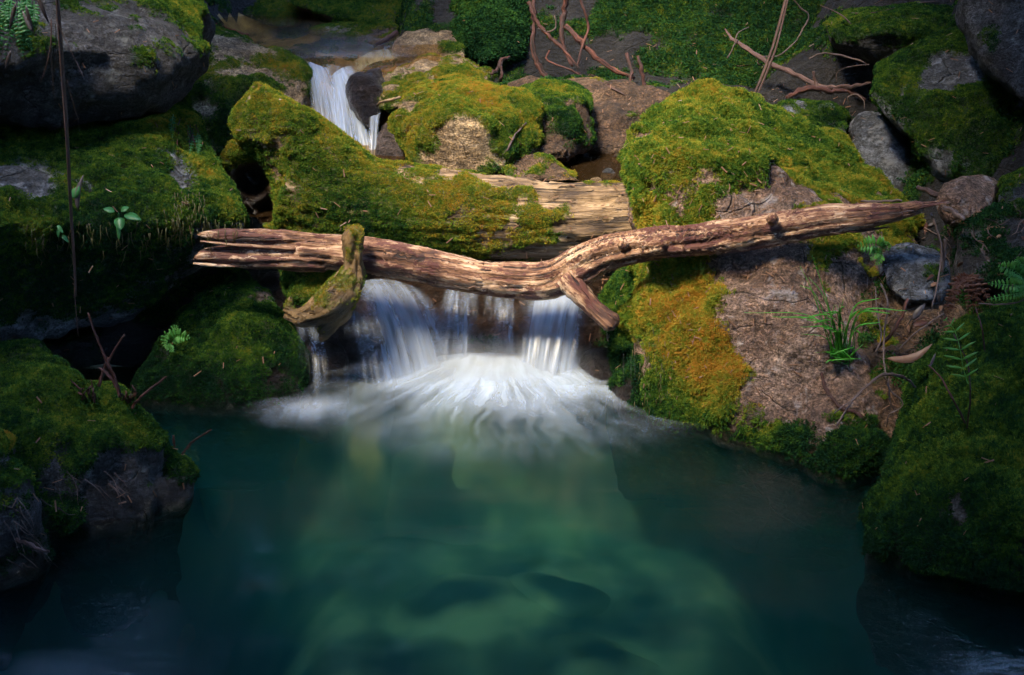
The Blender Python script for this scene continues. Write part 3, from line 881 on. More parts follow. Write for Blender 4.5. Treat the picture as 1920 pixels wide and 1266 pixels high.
B('boulder', 'green moss mound above the upper stream, top edge',
  [[(540, 10, 8.2), (560, -60, 8.6), (720, -70, 8.6), (880, -60, 8.2), (890, 20, 7.8), (830, 70, 7.5), (740, 60, 7.7), (640, 45, 8.0)]], 'granite_brown', dict(base=0.55, up=0.3, n=0.3, hue=0.42, pool=False, hues=[(560, 20, 40, 0.2), (640, 15, 50, -0.12), (800, 60, 40, -0.2), (860, 10, 30, 0.25)]), back=0.7, seed=34, dens=6500, tscale=1.3, voxel=0.03)
B('boulder', 'tan stone with a mossy side where the upper stream bends',
  [[(738, 98, 7.1), (750, 72, 7.2), (790, 64, 7.3), (850, 62, 7.2), (880, 90, 7.0), (868, 122, 6.9), (800, 118, 6.9)]], 'granite_tan', dict(base=0.15, up=-0.1, n=0.25, hue=0.35, pool=False, blobs=[(850, 90, 30, 0.6), (780, 90, 30, -0.5)]), back=0.4, seed=35, dens=8000, tscale=1.15)
B('boulder', 'leafy moss hummock left of the red roots',
  [[(842, 40, 7.4), (850, -60, 7.8), (985, -60, 7.8), (1002, 40, 7.4), (985, 108, 7.1), (905, 122, 7.0), (860, 90, 7.15), (920, 30, 7.2)]], 'soil', dict(base=0.6, up=0.3, n=0.25, hue=0.30, pool=False, hues=[(880, 20, 40, 0.25), (920, 100, 50, -0.12)]), back=0.6, seed=36, dens=6500, tuft='ivy', tscale=1.3, voxel=0.03)
# the sill that the lower falls run over
B('boulder', 'wet brown rock sill behind the lower falls, under the log',
  [[(600, 540, 4.62), (700, 500, 4.75), (1000, 500, 4.78), (1150, 520, 4.72), (1150, 640, 4.55), (1110, 740, 4.42), (900, 730, 4.46), (700, 740, 4.42), (620, 700, 4.45)]],
  'granite_brown', dict(base=-0.4, wet_to=1.0), back=0.5, seed=37, down=0.3, dens=0, disp=((0.25, 0.06), (0.1, 0.02), (0.04, 0.006)))


# ------------------------------------------------------------------ fallen log, branch, snag
def grain(co, line):
    """Grain coordinates of a wooden body: offset from its centre line and length along it."""
    L = np.array([tuple(p) for p in line])
    seg = np.concatenate([[0], np.cumsum(np.linalg.norm(np.diff(L, axis=0), axis=1))])
    g = np.empty((len(co), 3))
    for a in range(0, len(co), 4000):
        c = co[a:a + 4000]
        d = ((c[:, None] - L[None]) ** 2).sum(2)
        i = d.argmin(1)
        g[a:a + 4000] = np.stack([c[:, 1] - L[i, 1], c[:, 2] - L[i, 2], seg[i]], 1)
    t = np.gradient(L, axis=0)
    t /= np.linalg.norm(t, axis=1)[:, None]
    for a in range(0, len(co), 4000):
        c = co[a:a + 4000]
        i = ((c[:, None] - L[None]) ** 2).sum(2).argmin(1)
        g[a:a + 4000, 2] += ((c - L[i]) * t[i]).sum(1)
    return g


def px_tube(path, seg=14, n=6, flat=1.0, jag=0.0, seed=0):
    """path: (px, py, Y, radius in photo pixels) -> solid tube, dense centre line"""
    q = []
    for px, py, Y, r in path:
        p = P(px, py, Y)
        q.append((p.x, p.y, p.z, r * mpp(p)))
    s = spline(q, n)
    v, f, g = tube([Vector(a[:3]) for a in s], [max(a[3], 0.0006) for a in s], seg, True, flat, jag, seed)
    return (v, f, g), s


def wood_solid(name, tubes, hulls, line, mat, moss, voxel, it, fibre, label, cat, dens=0, tuft='cushion', tscale=1.0, dents=(), lump=0.01, back=0.2):
    parts = [(v, f) for (v, f, g) in tubes]
    for h in hulls:
        pts = [P(*q) for q in h]
        c = sum(pts, Vector()) / len(pts)
        parts.append(hull(pts + [c + (p - c) * 0.8 + (p - CAM).normalized() * back for p in pts]))
    me = remesh(parts, voxel)
    e = edges_of(me)
    co = laplace(mesh_arrays(me), e, it)
    set_co(me, co)
    nr = vnormals(me)
    g = grain(co, line)
    d = lump * fbm(co / 0.12 + 3, 2) + fibre * fbm(np.stack([g[:, 0] / 0.02, g[:, 1] / 0.02, g[:, 2] / 0.35], 1), 3)
    gr = noise(np.stack([g[:, 0] / 0.03, g[:, 1] / 0.03, g[:, 2] / 0.6], 1) + 40)
    d = d - fibre * 2.2 * np.clip(0.16 - np.abs(gr), 0, 1) / 0.16 * (fbm(co / 0.2, 2) > -0.1)
    co = co + nr * d[:, None]
    if dents:
        bvh = BVHTree.FromPolygons([tuple(c) for c in co], mesh_faces(me))
        for px, py, r, depth in dents:
            h = cast(px, py, [bvh])
            if not h: continue
            c = np.array(h[0]); rm = r * mpp(c)
            w = np.exp(-(((co - c) ** 2).sum(1) / (rm * rm)) ** 1.5)
            co = co + w[:, None] * np.array(ray(px, py).normalized())[None] * (-depth)
    set_co(me, co)
    attr(me, 'gco', grain(co, line), 'FLOAT_VECTOR')
    finish_solid(me, moss)
    o = link(name, me, M[mat], label=label, cat=cat)
    if dens:
        MOSS.append((o, me, dens, tuft, tscale, None))
    return o


lt, ll = px_tube([(545, 345, 4.88, 92), (620, 372, 4.87, 90), (700, 388, 4.86, 88), (800, 398, 4.85, 84), (900, 406, 4.84, 81), (1000, 414, 4.83, 77), (1090, 414, 4.82, 72), (1172, 410, 4.81, 68), (1250, 406, 4.80, 64)], seg=20, n=5)
fl, _ = px_tube([(480, 172, 4.86, 14), (500, 205, 4.86, 36), (540, 250, 4.86, 58), (590, 300, 4.87, 72), (640, 350, 4.87, 80)], seg=16, n=4)
log = wood_solid('fallen_log', [lt, fl],
    [[(428, 232, 4.82), (440, 205, 4.86), (482, 156, 4.90), (512, 176, 4.9), (560, 210, 4.88), (600, 218, 4.88), (604, 250, 4.84), (560, 290, 4.78), (500, 270, 4.76), (450, 262, 4.78)],
     [(414, 296, 4.86), (432, 268, 4.86), (500, 270, 4.8), (560, 310, 4.76), (560, 400, 4.74), (520, 440, 4.78), (490, 425, 4.84), (446, 380, 4.9), (430, 312, 4.9)],
     [(525, 500, 4.66), (540, 430, 4.72), (640, 440, 4.72), (690, 500, 4.66), (650, 556, 4.6), (570, 578, 4.58), (532, 552, 4.6)]],
    [Vector(a[:3]) for a in ll], 'log_wood',
    dict(base=0.64, up=0.10, n=0.36, ns=0.10, hue=0.54, pool=False, thick=0.012, droop=0.45, wet_to=-1, seed=3.3,
         blobs=[(1080, 355, 50, -0.4), (1150, 375, 70, -0.8), (1000, 338, 40, -1.0), (920, 325, 34, -1.1), (840, 313, 26, -0.9), (770, 304, 20, -0.8), (960, 345, 26, -0.4), (1040, 352, 40, -0.4), (1130, 440, 50, -0.6), (1120, 420, 60, -0.55), (1100, 455, 40, -0.45), (1010, 470, 34, -0.3), (960, 482, 30, -0.4), (475, 345, 52, -2.4), (500, 390, 40, -2.2), (530, 280, 24, -0.35), (470, 180, 22, -0.25), (1060, 395, 26, 0.4), (1090, 372, 18, 0.4), (600, 570, 60, 0.1)],
         hues=[(640, 380, 90, -0.22), (720, 430, 60, -0.18), (560, 520, 60, -0.25), (900, 440, 60, 0.14), (1000, 420, 50, 0.12), (760, 340, 60, 0.10), (500, 240, 60, -0.05)], wet=[(475, 345, 60, 1.0), (500, 395, 60, 1.0), (455, 390, 50, 1.0), (1000, 498, 30, 0.6)]),  # wet mask also darkens the log's hollow: its shade put into the colour
    0.012, 5, 0.007, 'thick fallen log cloaked in yellow green moss, lying across the falls', 'log', dens=13500,
    dents=[(474, 338, 38, -0.20), (498, 392, 30, -0.16), (520, 285, 16, -0.03)], lump=0.008)

# the bare branch that lies in front
main, bl = px_tube([(560, 468, 4.36, 30), (640, 474, 4.36, 34), (740, 486, 4.36, 35), (860, 512, 4.36, 35), (960, 526, 4.35, 35), (1030, 524, 4.34, 38), (1085, 500, 4.33, 38), (1140, 474, 4.31, 35), (1220, 459, 4.26, 33), (1320, 450, 4.20, 32), (1420, 434, 4.16, 32), (1510, 419, 4.14, 31), (1600, 407, 4.13, 27), (1680, 397, 4.13, 19), (1730, 388, 4.13, 10)], seg=18, n=8)
upp, _ = px_tube([(366, 441, 4.33, 3), (385, 440, 4.33, 9), (440, 443, 4.34, 14), (520, 450, 4.35, 20), (600, 464, 4.36, 26)], seg=12, n=6)
low, _ = px_tube([(358, 488, 4.30, 4), (380, 482, 4.31, 14), (430, 480, 4.33, 20), (520, 484, 4.34, 24), (610, 486, 4.35, 26)], seg=12, n=6)
kn, _ = px_tube([(1215, 462, 4.22, 20), (1235, 462, 4.18, 13), (1240, 460, 4.165, 7)], seg=10, n=3)
br = wood_solid('dead_branch', [main, upp, low, kn], [], [Vector(a[:3]) for a in bl], 'branch_wood',
    dict(base=-0.6, up=0, n=0, pool=False, wet_to=-1), 0.0075, 2, 0.0058, 'long bare barkless branch lying across the picture in front of the log', 'branch', lump=0.006)


def wood_part(name, path, mat, parent, label=None, seg=10, n=5, flat=1.0, jag=0.05, seed=0, cat=None, group=None, fib=0.0015, keep=True):
    (v, f, g), s = px_tube(path, seg, n, flat, jag, seed)
    me = new_mesh(name, v, f)
    attr(me, 'gco', np.array(g) + seed * 0.37, 'FLOAT_VECTOR')
    return link(name, me, M[mat], parent=parent, label=label, cat=cat, group=group)


wood_part('stub', [(1062, 520, 4.30, 26), (1085, 548, 4.27, 21), (1108, 572, 4.25, 18), (1130, 592, 4.23, 18), (1148, 606, 4.215, 19), (1156, 613, 4.21, 9)], 'branch_wood', br, 'broken side stub with reddish bark', seg=14, jag=0.07, seed=3)
wood_part('knot', [(1448, 412, 4.09, 12), (1449, 410, 4.065, 10), (1450, 409, 4.055, 5)], 'branch_wood', br, 'dark round knot', seg=12, jag=0.08, seed=4)
wood_part('knot', [(1170, 458, 4.235, 12), (1172, 459, 4.22, 8)], 'branch_wood', br, seg=10, jag=0.1, seed=5)
for k, q in enumerate([[(1600, 418, 4.12, 9), (1660, 412, 4.12, 7), (1712, 402, 4.12, 3)], [(1580, 424, 4.11, 7), (1640, 422, 4.11, 6), (1690, 412, 4.12, 2)], [(1560, 430, 4.11, 8), (1610, 432, 4.11, 7), (1668, 426, 4.12, 2)],
                       [(1620, 400, 4.12, 10), (1690, 392, 4.12, 9), (1780, 380, 4.13, 4)], [(1630, 385, 4.14, 7), (1700, 384, 4.14, 6), (1776, 376, 4.14, 2)], [(1570, 398, 4.11, 8), (1620, 392, 4.11, 5), (1650, 386, 4.12, 1.5)],
                       [(375, 452, 4.30, 3), (450, 460, 4.31, 6), (560, 466, 4.33, 8)], [(362, 494, 4.29, 3), (400, 497, 4.30, 6), (470, 499, 4.32, 5)]]):
    wood_part('splinter', q, 'branch_wood', br, seg=7, flat=0.5, jag=0.18, seed=10 + k)

sn, sl = px_tube([(668, 424, 4.26, 11), (668, 440, 4.26, 18), (667, 470, 4.26, 19), (664, 500, 4.26, 22), (655, 528, 4.25, 28), (632, 556, 4.23, 33), (600, 580, 4.22, 32), (568, 594, 4.22, 22), (545, 592, 4.24, 13), (534, 586, 4.26, 6)], seg=14, n=6)
sp, _ = px_tube([(649, 420, 4.27, 5), (650, 445, 4.27, 9), (652, 480, 4.27, 10), (656, 510, 4.26, 14)], seg=10, n=5)
sb, _ = px_tube([(660, 560, 4.27, 12), (640, 590, 4.26, 17), (620, 608, 4.25, 18), (606, 626, 4.24, 15), (600, 638, 4.235, 7)], seg=10, n=5, flat=0.7)
sc2, _ = px_tube([(548, 555, 4.25, 8), (540, 575, 4.25, 11), (545, 592, 4.24, 14), (580, 596, 4.22, 20)], seg=10, n=4)
snag = wood_solid('broken_root', [sn, sp, sb, sc2], [], [Vector(a[:3]) for a in sl], 'snag_wood',
    dict(base=0.30, up=0.25, n=0.5, ns=0.06, hue=0.55, pool=False, wet_to=-1, thick=0.006, blobs=[(668, 450, 26, 0.25), (655, 540, 26, 0.15), (600, 560, 22, 0.25), (580, 600, 36, -0.4)], wet=[(610, 618, 26, 0.9), (640, 585, 22, 0.9), (580, 612, 20, 0.6)]),
    0.008, 2, 0.006, 'curved mossy root snag hooked over the branch, points upwards', 'root', dens=16000, tscale=0.55, lump=0.014)
B('moss_cushion', 'green moss cushion held in the crook of the root snag',
  [[(532, 510, 4.42), (560, 500, 4.44), (640, 505, 4.42), (650, 530, 4.36), (620, 560, 4.3), (580, 572, 4.28), (545, 560, 4.32), (530, 535, 4.38)]],
  'snag_wood', dict(base=0.7, up=0.2, n=0.3, ns=0.08, hue=0.42, pool=False, wet_to=-1, thick=0.012), cat='moss', back=0.1, seed=61, dens=15000, voxel=0.012, it=3, disp=((0.12, 0.012),))

# ------------------------------------------------------------------ water
def grid_mesh(name, x0, x1, y0, y1, z, nx, ny, amp, sx, sy, seed=0.0):
    xs, ys = np.linspace(x0, x1, nx), np.linspace(y0, y1, ny)
    X, Y = np.meshgrid(xs, ys)
    p = np.stack([X.ravel(), Y.ravel(), np.full(X.size, z)], 1)
    p[:, 2] += amp * fbm(np.stack([p[:, 0] / sx, p[:, 1] / sy, np.full(len(p), seed)], 1), 2)
    f = [(j * nx + i, j * nx + i + 1, (j + 1) * nx + i + 1, (j + 1) * nx + i) for j in range(ny - 1) for i in range(nx - 1)]
    return p, f


# the pool: a closed body of water standing on its bed
p, f = grid_mesh('pool', -3.0, 3.0, -0.6, 4.62, 0.0, 90, 90, 0.006, 0.5, 0.22)
nx, ny = 90, 90
n0 = len(p)
rim = [i for i in range(nx)] + [j * nx + nx - 1 for j in range(1, ny)] + [(ny - 1) * nx + i for i in range(nx - 2, -1, -1)] + [j * nx for j in range(ny - 2, 0, -1)]
lowp = p[rim].copy(); lowp[:, 2] = -1.5
p = np.vstack([p, lowp])
k = len(rim)
f = f + [(rim[(i + 1) % k], rim[i], n0 + i, n0 + (i + 1) % k) for i in range(k)] + [tuple(n0 + i for i in range(k))[::-1]]
link('pool_water', new_mesh('pool_water', p, f), M['pool_water'], kind='structure', label='clear teal pool in the foreground')
p, f = grid_mesh('stream', -2.6, -0.35, 6.52, 9.4, 0.755, 50, 50, 0.012, 0.35, 0.35, 4.0)
p[:, 2] -= 0.10 * smooth(6.72, 6.52, p[:, 1])
link('stream_water', new_mesh('stream_water', p, f), M['stream_water'], kind='structure', label='brown stream above the upper fall')
p, f = grid_mesh('back', -1.3, 1.2, 4.85, 6.6, 0.44, 40, 40, 0.008, 0.3, 0.3, 9.0)
link('back_pool_water', new_mesh('back_pool_water', p, f), M['back_water'], kind='structure', label='little pool of water behind the log')


def fall(name, lip, base, mats, arch=0.0, nu=48, nv=26, ridge=0.010, seed=0, parent=None, power=1.9, soft=0.28, vfade=0.0, label=None):
    """A sheet of falling water: lip and base are (px, py, Y) polylines; several thin veils one behind the other."""
    L = spline([tuple(P(*q)) for q in lip], 8)
    Bs = spline([tuple(P(*q)) for q in base], 8)
    def at(A, u):
        x = u * (len(A) - 1); i = np.minimum(x.astype(int), len(A) - 2); w = (x - i)[:, None]
        return A[i] * (1 - w) + A[i + 1] * w
    root = None
    for k, mt in enumerate(mats):
        u = np.linspace(0, 1, nu); v = np.linspace(0, 1, nv)
        a, b = at(L, u), at(Bs, u)
        V, U = np.meshgrid(v, u, indexing='ij')
        h = V.ravel()[:, None]
        A = np.tile(a, (nv, 1)); Bb = np.tile(b, (nv, 1))
        p = A + (Bb - A) * h
        p[:, 2] = A[:, 2] + (Bb[:, 2] - A[:, 2]) * (h[:, 0] ** power)
        p[:, 1] -= 0.012 * k
        rd = ridge * fbm(np.stack([U.ravel() * 9 + seed + k * 7, V.ravel() * 0.9, np.zeros(U.size)], 1), 3)
        p[:, 1] -= rd * (0.3 + V.ravel())
        ff = [(j * nu + i, j * nu + i + 1, (j + 1) * nu + i + 1, (j + 1) * nu + i) for j in range(nv - 1) for i in range(nu - 1)]
        me = new_mesh(name, p, ff)
        width = float(np.linalg.norm(Bs[-1] - Bs[0]))
        attr(me, 'st', np.stack([U.ravel() * width, V.ravel(), np.zeros(U.size)], 1), 'FLOAT_VECTOR')
        en = 0.12 * noise(np.stack([V.ravel() * 2.5, U.ravel() * 3, np.full(U.size, seed + k * 3.0)], 1))
        ed = smooth(0, soft, U.ravel() + en * 0.6) * smooth(0, soft, 1 - U.ravel() + en * 0.6)
        if vfade: ed = ed * (vfade + (1 - vfade) * smooth(0.0, 0.75, V.ravel()))
        attr(me, 'edge', ed)
        if root is None:
            root = link(name, me, mt, kind='structure', label=label)
        else:
            link('veil', me, mt, parent=root)
    return root


FA = fall_mat('falling_water_dense', 1.0, 26, 0.7, 0.24, 0.76, 0.92)
FB = fall_mat('falling_water_thin', 5.0, 48, 1.1, 0.40, 0.80, 0.65)
FC = fall_mat('falling_water_faint', 8.0, 34, 1.0, 0.40, 0.85, 0.55)
fall('waterfall', [(985, 540, 4.60), (1035, 536, 4.60), (1085, 540, 4.58), (1112, 552, 4.55)], [(962, 712, 4.34), (1000, 722, 4.31), (1045, 722, 4.31), (1085, 712, 4.34)], [FA, FB], seed=1, label='bright right hand fall below the branch')
fall('waterfall', [(650, 545, 4.56), (690, 525, 4.60), (735, 525, 4.60), (790, 540, 4.60)], [(705, 735, 4.26), (760, 715, 4.32), (810, 690, 4.38), (860, 672, 4.42)], [FA, FB], seed=2, vfade=0.5, label='slanting fall just right of the root snag')
fall('waterfall', [(830, 545, 4.60), (860, 540, 4.60), (905, 545, 4.60)], [(800, 672, 4.42), (850, 682, 4.40), (905, 676, 4.41)], [FC, FB], seed=3, label='faint middle fall below the branch')
fall('waterfall', [(900, 548, 4.61), (945, 545, 4.61), (990, 548, 4.61)], [(895, 680, 4.41), (940, 682, 4.41), (985, 690, 4.39)], [FC], seed=6, label='thin veil of water between the middle and right falls')
fall('waterfall', [(625, 590, 4.44), (655, 570, 4.5), (690, 575, 4.5)], [(660, 748, 4.19), (690, 740, 4.21), (730, 725, 4.25)], [FC], seed=4, label='thin veil of water below the root snag')
fall('waterfall', [(548, 600, 4.42), (575, 595, 4.42), (610, 600, 4.42)], [(560, 762, 4.14), (590, 764, 4.14), (622, 752, 4.16)], [FC], seed=5, label='narrow leftmost fall beside the dark mossy boulder')
# upper fall: two tongues that meet
fall('waterfall', [(572, 112, 6.68), (586, 118, 6.64), (602, 124, 6.62), (618, 128, 6.60)], [(590, 300, 6.22), (615, 318, 6.14), (640, 324, 6.1), (668, 326, 6.08)], [FA, FB], seed=11, ridge=0.02, label='left tongue of the upper fall')
fall('waterfall', [(618, 150, 6.56), (626, 138, 6.58), (640, 128, 6.62), (660, 122, 6.64)], [(618, 318, 6.12), (648, 328, 6.06), (682, 328, 6.06), (714, 318, 6.08)], [FA, FA], seed=12, ridge=0.02, label='right tongue of the upper fall, beside the black stone')
fall('waterfall', [(650, 122, 6.66), (700, 96, 6.95), (752, 92, 7.05)], [(656, 150, 6.56), (700, 118, 6.70), (764, 108, 6.82)], [FA, FC], seed=13, ridge=0.006, power=1.0, soft=0.35, label='smooth white water sliding to the lip of the upper fall')
fall('waterfall', [(600, 118, 6.64), (622, 122, 6.62), (645, 124, 6.62)], [(618, 200, 6.42), (634, 205, 6.4), (650, 205, 6.4)], [FC], seed=15, ridge=0.01, soft=0.3, label='thin film between the two tongues of the upper fall')
fall('waterfall', [(694, 205, 6.25), (705, 203, 6.25), (716, 206, 6.25)], [(688, 318, 6.0), (700, 320, 6.0), (706, 318, 6.0)], [FA], seed=14, nu=14, label='thin trickle between the black and the speckled stone')
for k, (px, y0, y1) in enumerate([(1183, 668, 752), (1190, 664, 758), (1169, 664, 745)]):
    fall('water_trickle', [(px - 1.6, y0, 4.17), (px, y0, 4.165), (px + 1.6, y0, 4.17)], [(px - 1.4, y1, 4.05), (px, y1, 4.045), (px + 1.4, y1, 4.05)], [FC], seed=20 + k, nu=6, nv=14, soft=0.4, label='hair thin trickle dripping off the dark mossy rock face')

# foam on the pool: low domes of froth that stream away from where the falls land
def foam_mat(name, cx, cy, gain, amax, lo, hi, ang, colour):
    t = NT(name)
    p = t.pos()
    s = t.n('SeparateXYZ'); t.put(s.inputs[0], p)
    # the froth streams outwards from behind the falls
    dx, dy = t.math('SUBTRACT', s.outputs[0], cx), t.math('SUBTRACT', s.outputs[1], cy + 0.32)
    an = t.math('ARCTAN2', dx, t.math('SUBTRACT', 0.0, dy))
    far = t.math('SQRT', t.math('ADD', t.math('MULTIPLY', dx, dx), t.math('MULTIPLY', dy, dy)))
    r = t.attr('rad')
    wob = t.noise(p, 4.0, 3, 0.55)
    an = t.math('ADD', an, t.math('MULTIPLY', t.math('SUBTRACT', wob, 0.5), 0.22))
    c = t.n('CombineXYZ'); t.put(c.inputs[0], t.math('MULTIPLY', an, ang)); t.put(c.inputs[1], t.math('MULTIPLY', far, 3.2))
    n = t.noise(c.outputs[0], 1.0, 4, 0.6)
    iso = t.noise(p, 5.0, 2, 0.5)
    x = t.math('ADD', t.math('MULTIPLY', n, 0.6), t.math('MULTIPLY', iso, 0.4))
    dens = t.math('EXPONENT', t.math('MULTIPLY', t.math('MULTIPLY', r, r), -hi))
    a = t.math('MULTIPLY', dens, t.math('ADD', lo, t.math('MULTIPLY', t.math('SUBTRACT', x, 0.46), gain)), clamp=True)
    a = t.math('MULTIPLY', t.math('MULTIPLY', a, t.attr('edge')), amax, clamp=True)
    d = t.n('BsdfDiffuse', i_Color=colour)
    return t.surf(t.n('MixShader', i_0=a, i_1=t.n('BsdfTransparent'), i_2=d))


def foam(name, px, py, rx, ry_front, ry_back, dome, mat_args, label, z0=0.008, nr=44, na=120):
    c = PZ(px, py, 0.0)
    v, rad, ed = [], [], []
    for j in range(nr):
        r = (j / (nr - 1))
        for i in range(na):
            a = 2 * math.pi * i / na
            ry = ry_front if math.cos(a) > 0 else ry_back
            v.append((c.x + math.sin(a) * rx * r, c.y - math.cos(a) * ry * r, z0 + dome * math.exp(-(r * 2.6) ** 2)))
            rad.append(r); ed.append(float(smooth(1.0, 0.75, np.array(r))))
    v = np.array(v)
    v[:, 2] += (0.35 * dome * fbm(v / 0.16, 2) * np.exp(-(np.array(rad) * 2.0) ** 2)) + 0.002 * fbm(v / 0.12 + 5, 2)
    f = [(j * na + i, (j + 1) * na + i, (j + 1) * na + (i + 1) % na, j * na + (i + 1) % na) for j in range(nr - 1) for i in range(na)]
    me = new_mesh(name, v, f)
    attr(me, 'rad', np.array(rad)); attr(me, 'edge', np.array(ed))
    return link(name, me, foam_mat(name, c.x, c.y, *mat_args), kind='stuff', label=label)


WHITE = (0.50, 0.60, 0.74)
foam('foam', 940, 710, 0.85, 0.85, 0.40, 0.022, (2.7, 0.9, 0.38, 4.2, 22.0, WHITE), 'white foam spreading from the foot of the lower falls', z0=0.010)
foam('foam', 930, 700, 0.62, 0.42, 0.34, 0.045, (1.7, 0.85, 0.66, 4.2, 10.0, WHITE), 'thick white froth right under the lower falls', z0=0.018)
foam('foam', 590, 772, 0.26, 0.20, 0.16, 0.012, (2.6, 0.55, 0.42, 4.0, 9.0, WHITE), 'small patch of foam under the narrow leftmost fall', z0=0.012)
foam('foam', 1085, 735, 0.42, 0.22, 0.05, 0.010, (2.6, 0.6, 0.36, 4.0, 10.0, WHITE), 'foam drifting past the smooth wet brown stone', z0=0.014)

# spray hanging over the plunge
def spray(px, py, rx, ry, rz, dens, label):
    t = NT('spray')
    g = t.n('TexCoord').outputs['Object']
    ln = t.n('VectorMath', operation='LENGTH'); t.put(ln.inputs[0], g)
    k = t.math('SUBTRACT', 1.0, ln.outputs[1], clamp=True)
    k = t.math('MULTIPLY', t.math('MULTIPLY', k, k), dens)
    v = t.n('VolumeScatter', i_Color=(0.86, 0.92, 1.0), i_Anisotropy=0.1)
    t.put(v.inputs['Density'], k)
    t.put(t.out.inputs['Volume'], v)
    bm = bmesh.new()
    bmesh.ops.create_icosphere(bm, subdivisions=3, radius=1.0)
    me = bpy.data.meshes.new('spray'); bm.to_mesh(me); bm.free()
    o = link('spray', me, t.m, kind='stuff', label=label)
    o.location = PZ(px, py, 0.03)
    o.scale = (rx, ry, rz)
    return o


spray(930, 690, 0.50, 0.24, 0.14, 9.0, 'white spray hanging over the foot of the lower falls')
spray(590, 760, 0.14, 0.10, 0.06, 4.0, 'little spray at the foot of the narrow leftmost fall')

# stones and silt on the pool bed
def on_bed(px, py):
    """where the line of sight meets the pool bed"""
    d = ray(px, py)
    k = 1.0
    while k < 12:
        p = CAM + d * k
        if p.z < float(terrain_h(np.array([p.x]), np.array([p.y]))[0]):
            return p
        k += 0.01
    return p


def bed_z(x, y):
    q = np.stack([x, y, terrain_h(x, y)], 1)
    return q[:, 2] + 0.04 * fbm(q * np.array([1, 1, 0.4]) / 0.55, 3)


def bed_stone(px, py, rx, ry, h, mat, label, seed, z=None):
    """a rounded stone half buried in the silt, its rim dusted over"""
    c = on_bed(px, py)
    nr, na = 12, 40
    v, silt = [(c.x, c.y)], [0.0]
    for a in range(1, nr + 1):
        for b in range(na):
            r, th = a / nr, 2 * math.pi * b / na
            w = 1 + 0.25 * math.sin(2 * th + seed) + 0.12 * math.sin(3 * th + 2.1 * seed)
            v.append((c.x + math.cos(th) * rx * 1.35 * r * w, c.y + math.sin(th) * ry * 1.35 * r * w)); silt.append(r)
    v = np.array(v); silt = np.array(silt)
    z_ = bed_z(v[:, 0], v[:, 1])
    top = 0.020 * (1 - silt ** 2) * (1 + 0.3 * fbm(np.stack([v[:, 0] * 9, v[:, 1] * 9, np.full(len(v), float(seed))], 1), 2)) + 0.012 - 0.03 * silt ** 4
    co = np.stack([v[:, 0], v[:, 1], z_ + top], 1)
    fa = [(0, 1 + b, 1 + (b + 1) % na) for b in range(na)]
    for a in range(nr - 1):
        for b in range(na):
            q, q2 = 1 + a * na + b, 1 + a * na + (b + 1) % na
            fa.append((q, q + na, q2 + na, q2))
    me = new_mesh('bed_stone', co, fa)
    attr(me, 'silt', smooth(0.30, 0.80, silt + 0.25 * fbm(co * 5, 2)))
    link('bed_stone', me, M[mat], label=label, cat='stone', group='stones on the pool bed')


for k, (px, py, rx, ry, h, mt, lb) in enumerate([
    (850, 1130, 0.16, 0.17, 0.065, 'bed_stone', 'dark sunken stone in the middle of the pool'),
    (820, 970, 0.13, 0.10, 0.054, 'bed_stone', 'dark sunken stone just in front of the foam'),
    (1050, 1120, 0.13, 0.10, 0.045, 'bed_stone', 'dark sunken stone right of the middle of the pool'),
    (1120, 1240, 0.16, 0.09, 0.045, 'bed_stone', 'dark sunken stone at the bottom edge of the pool'),
    (500, 905, 0.16, 0.16, 0.065, 'bed_stone', 'blue black sunken stone beside the foreground rock'),
    (460, 1120, 0.22, 0.16, 0.063, 'bed_stone', 'broad dark sunken rock in the lower left of the pool'),
    (280, 1130, 0.30, 0.20, 0.065, 'bed_stone', 'black sunken ledge off the matted roots'),
    (1500, 960, 0.30, 0.20, 0.065, 'bed_stone', 'dark sunken shelf below the largest boulder'),
    (1640, 1170, 0.22, 0.25, 0.065, 'bed_stone', 'dark sunken shelf below the shaggy lower right boulder'),
    (400, 935, 0.08, 0.06, 0.045, 'bed_stone_ochre', 'ochre sunken stone beside the dark one on the left'),
    (690, 862, 0.10, 0.07, 0.054, 'bed_stone_ochre', 'ochre sunken stone left of the foam'),
    (185, 1215, 0.05, 0.03, 0.023, 'bed_stone_ochre', 'small ochre pebble under dark water, lower left'),
    (350, 1215, 0.04, 0.03, 0.023, 'bed_stone_ochre', 'smallest ochre pebble under dark water, bottom edge')]):
    bed_stone(px, py, rx, ry, h, mt, lb, k + 1, z=None)

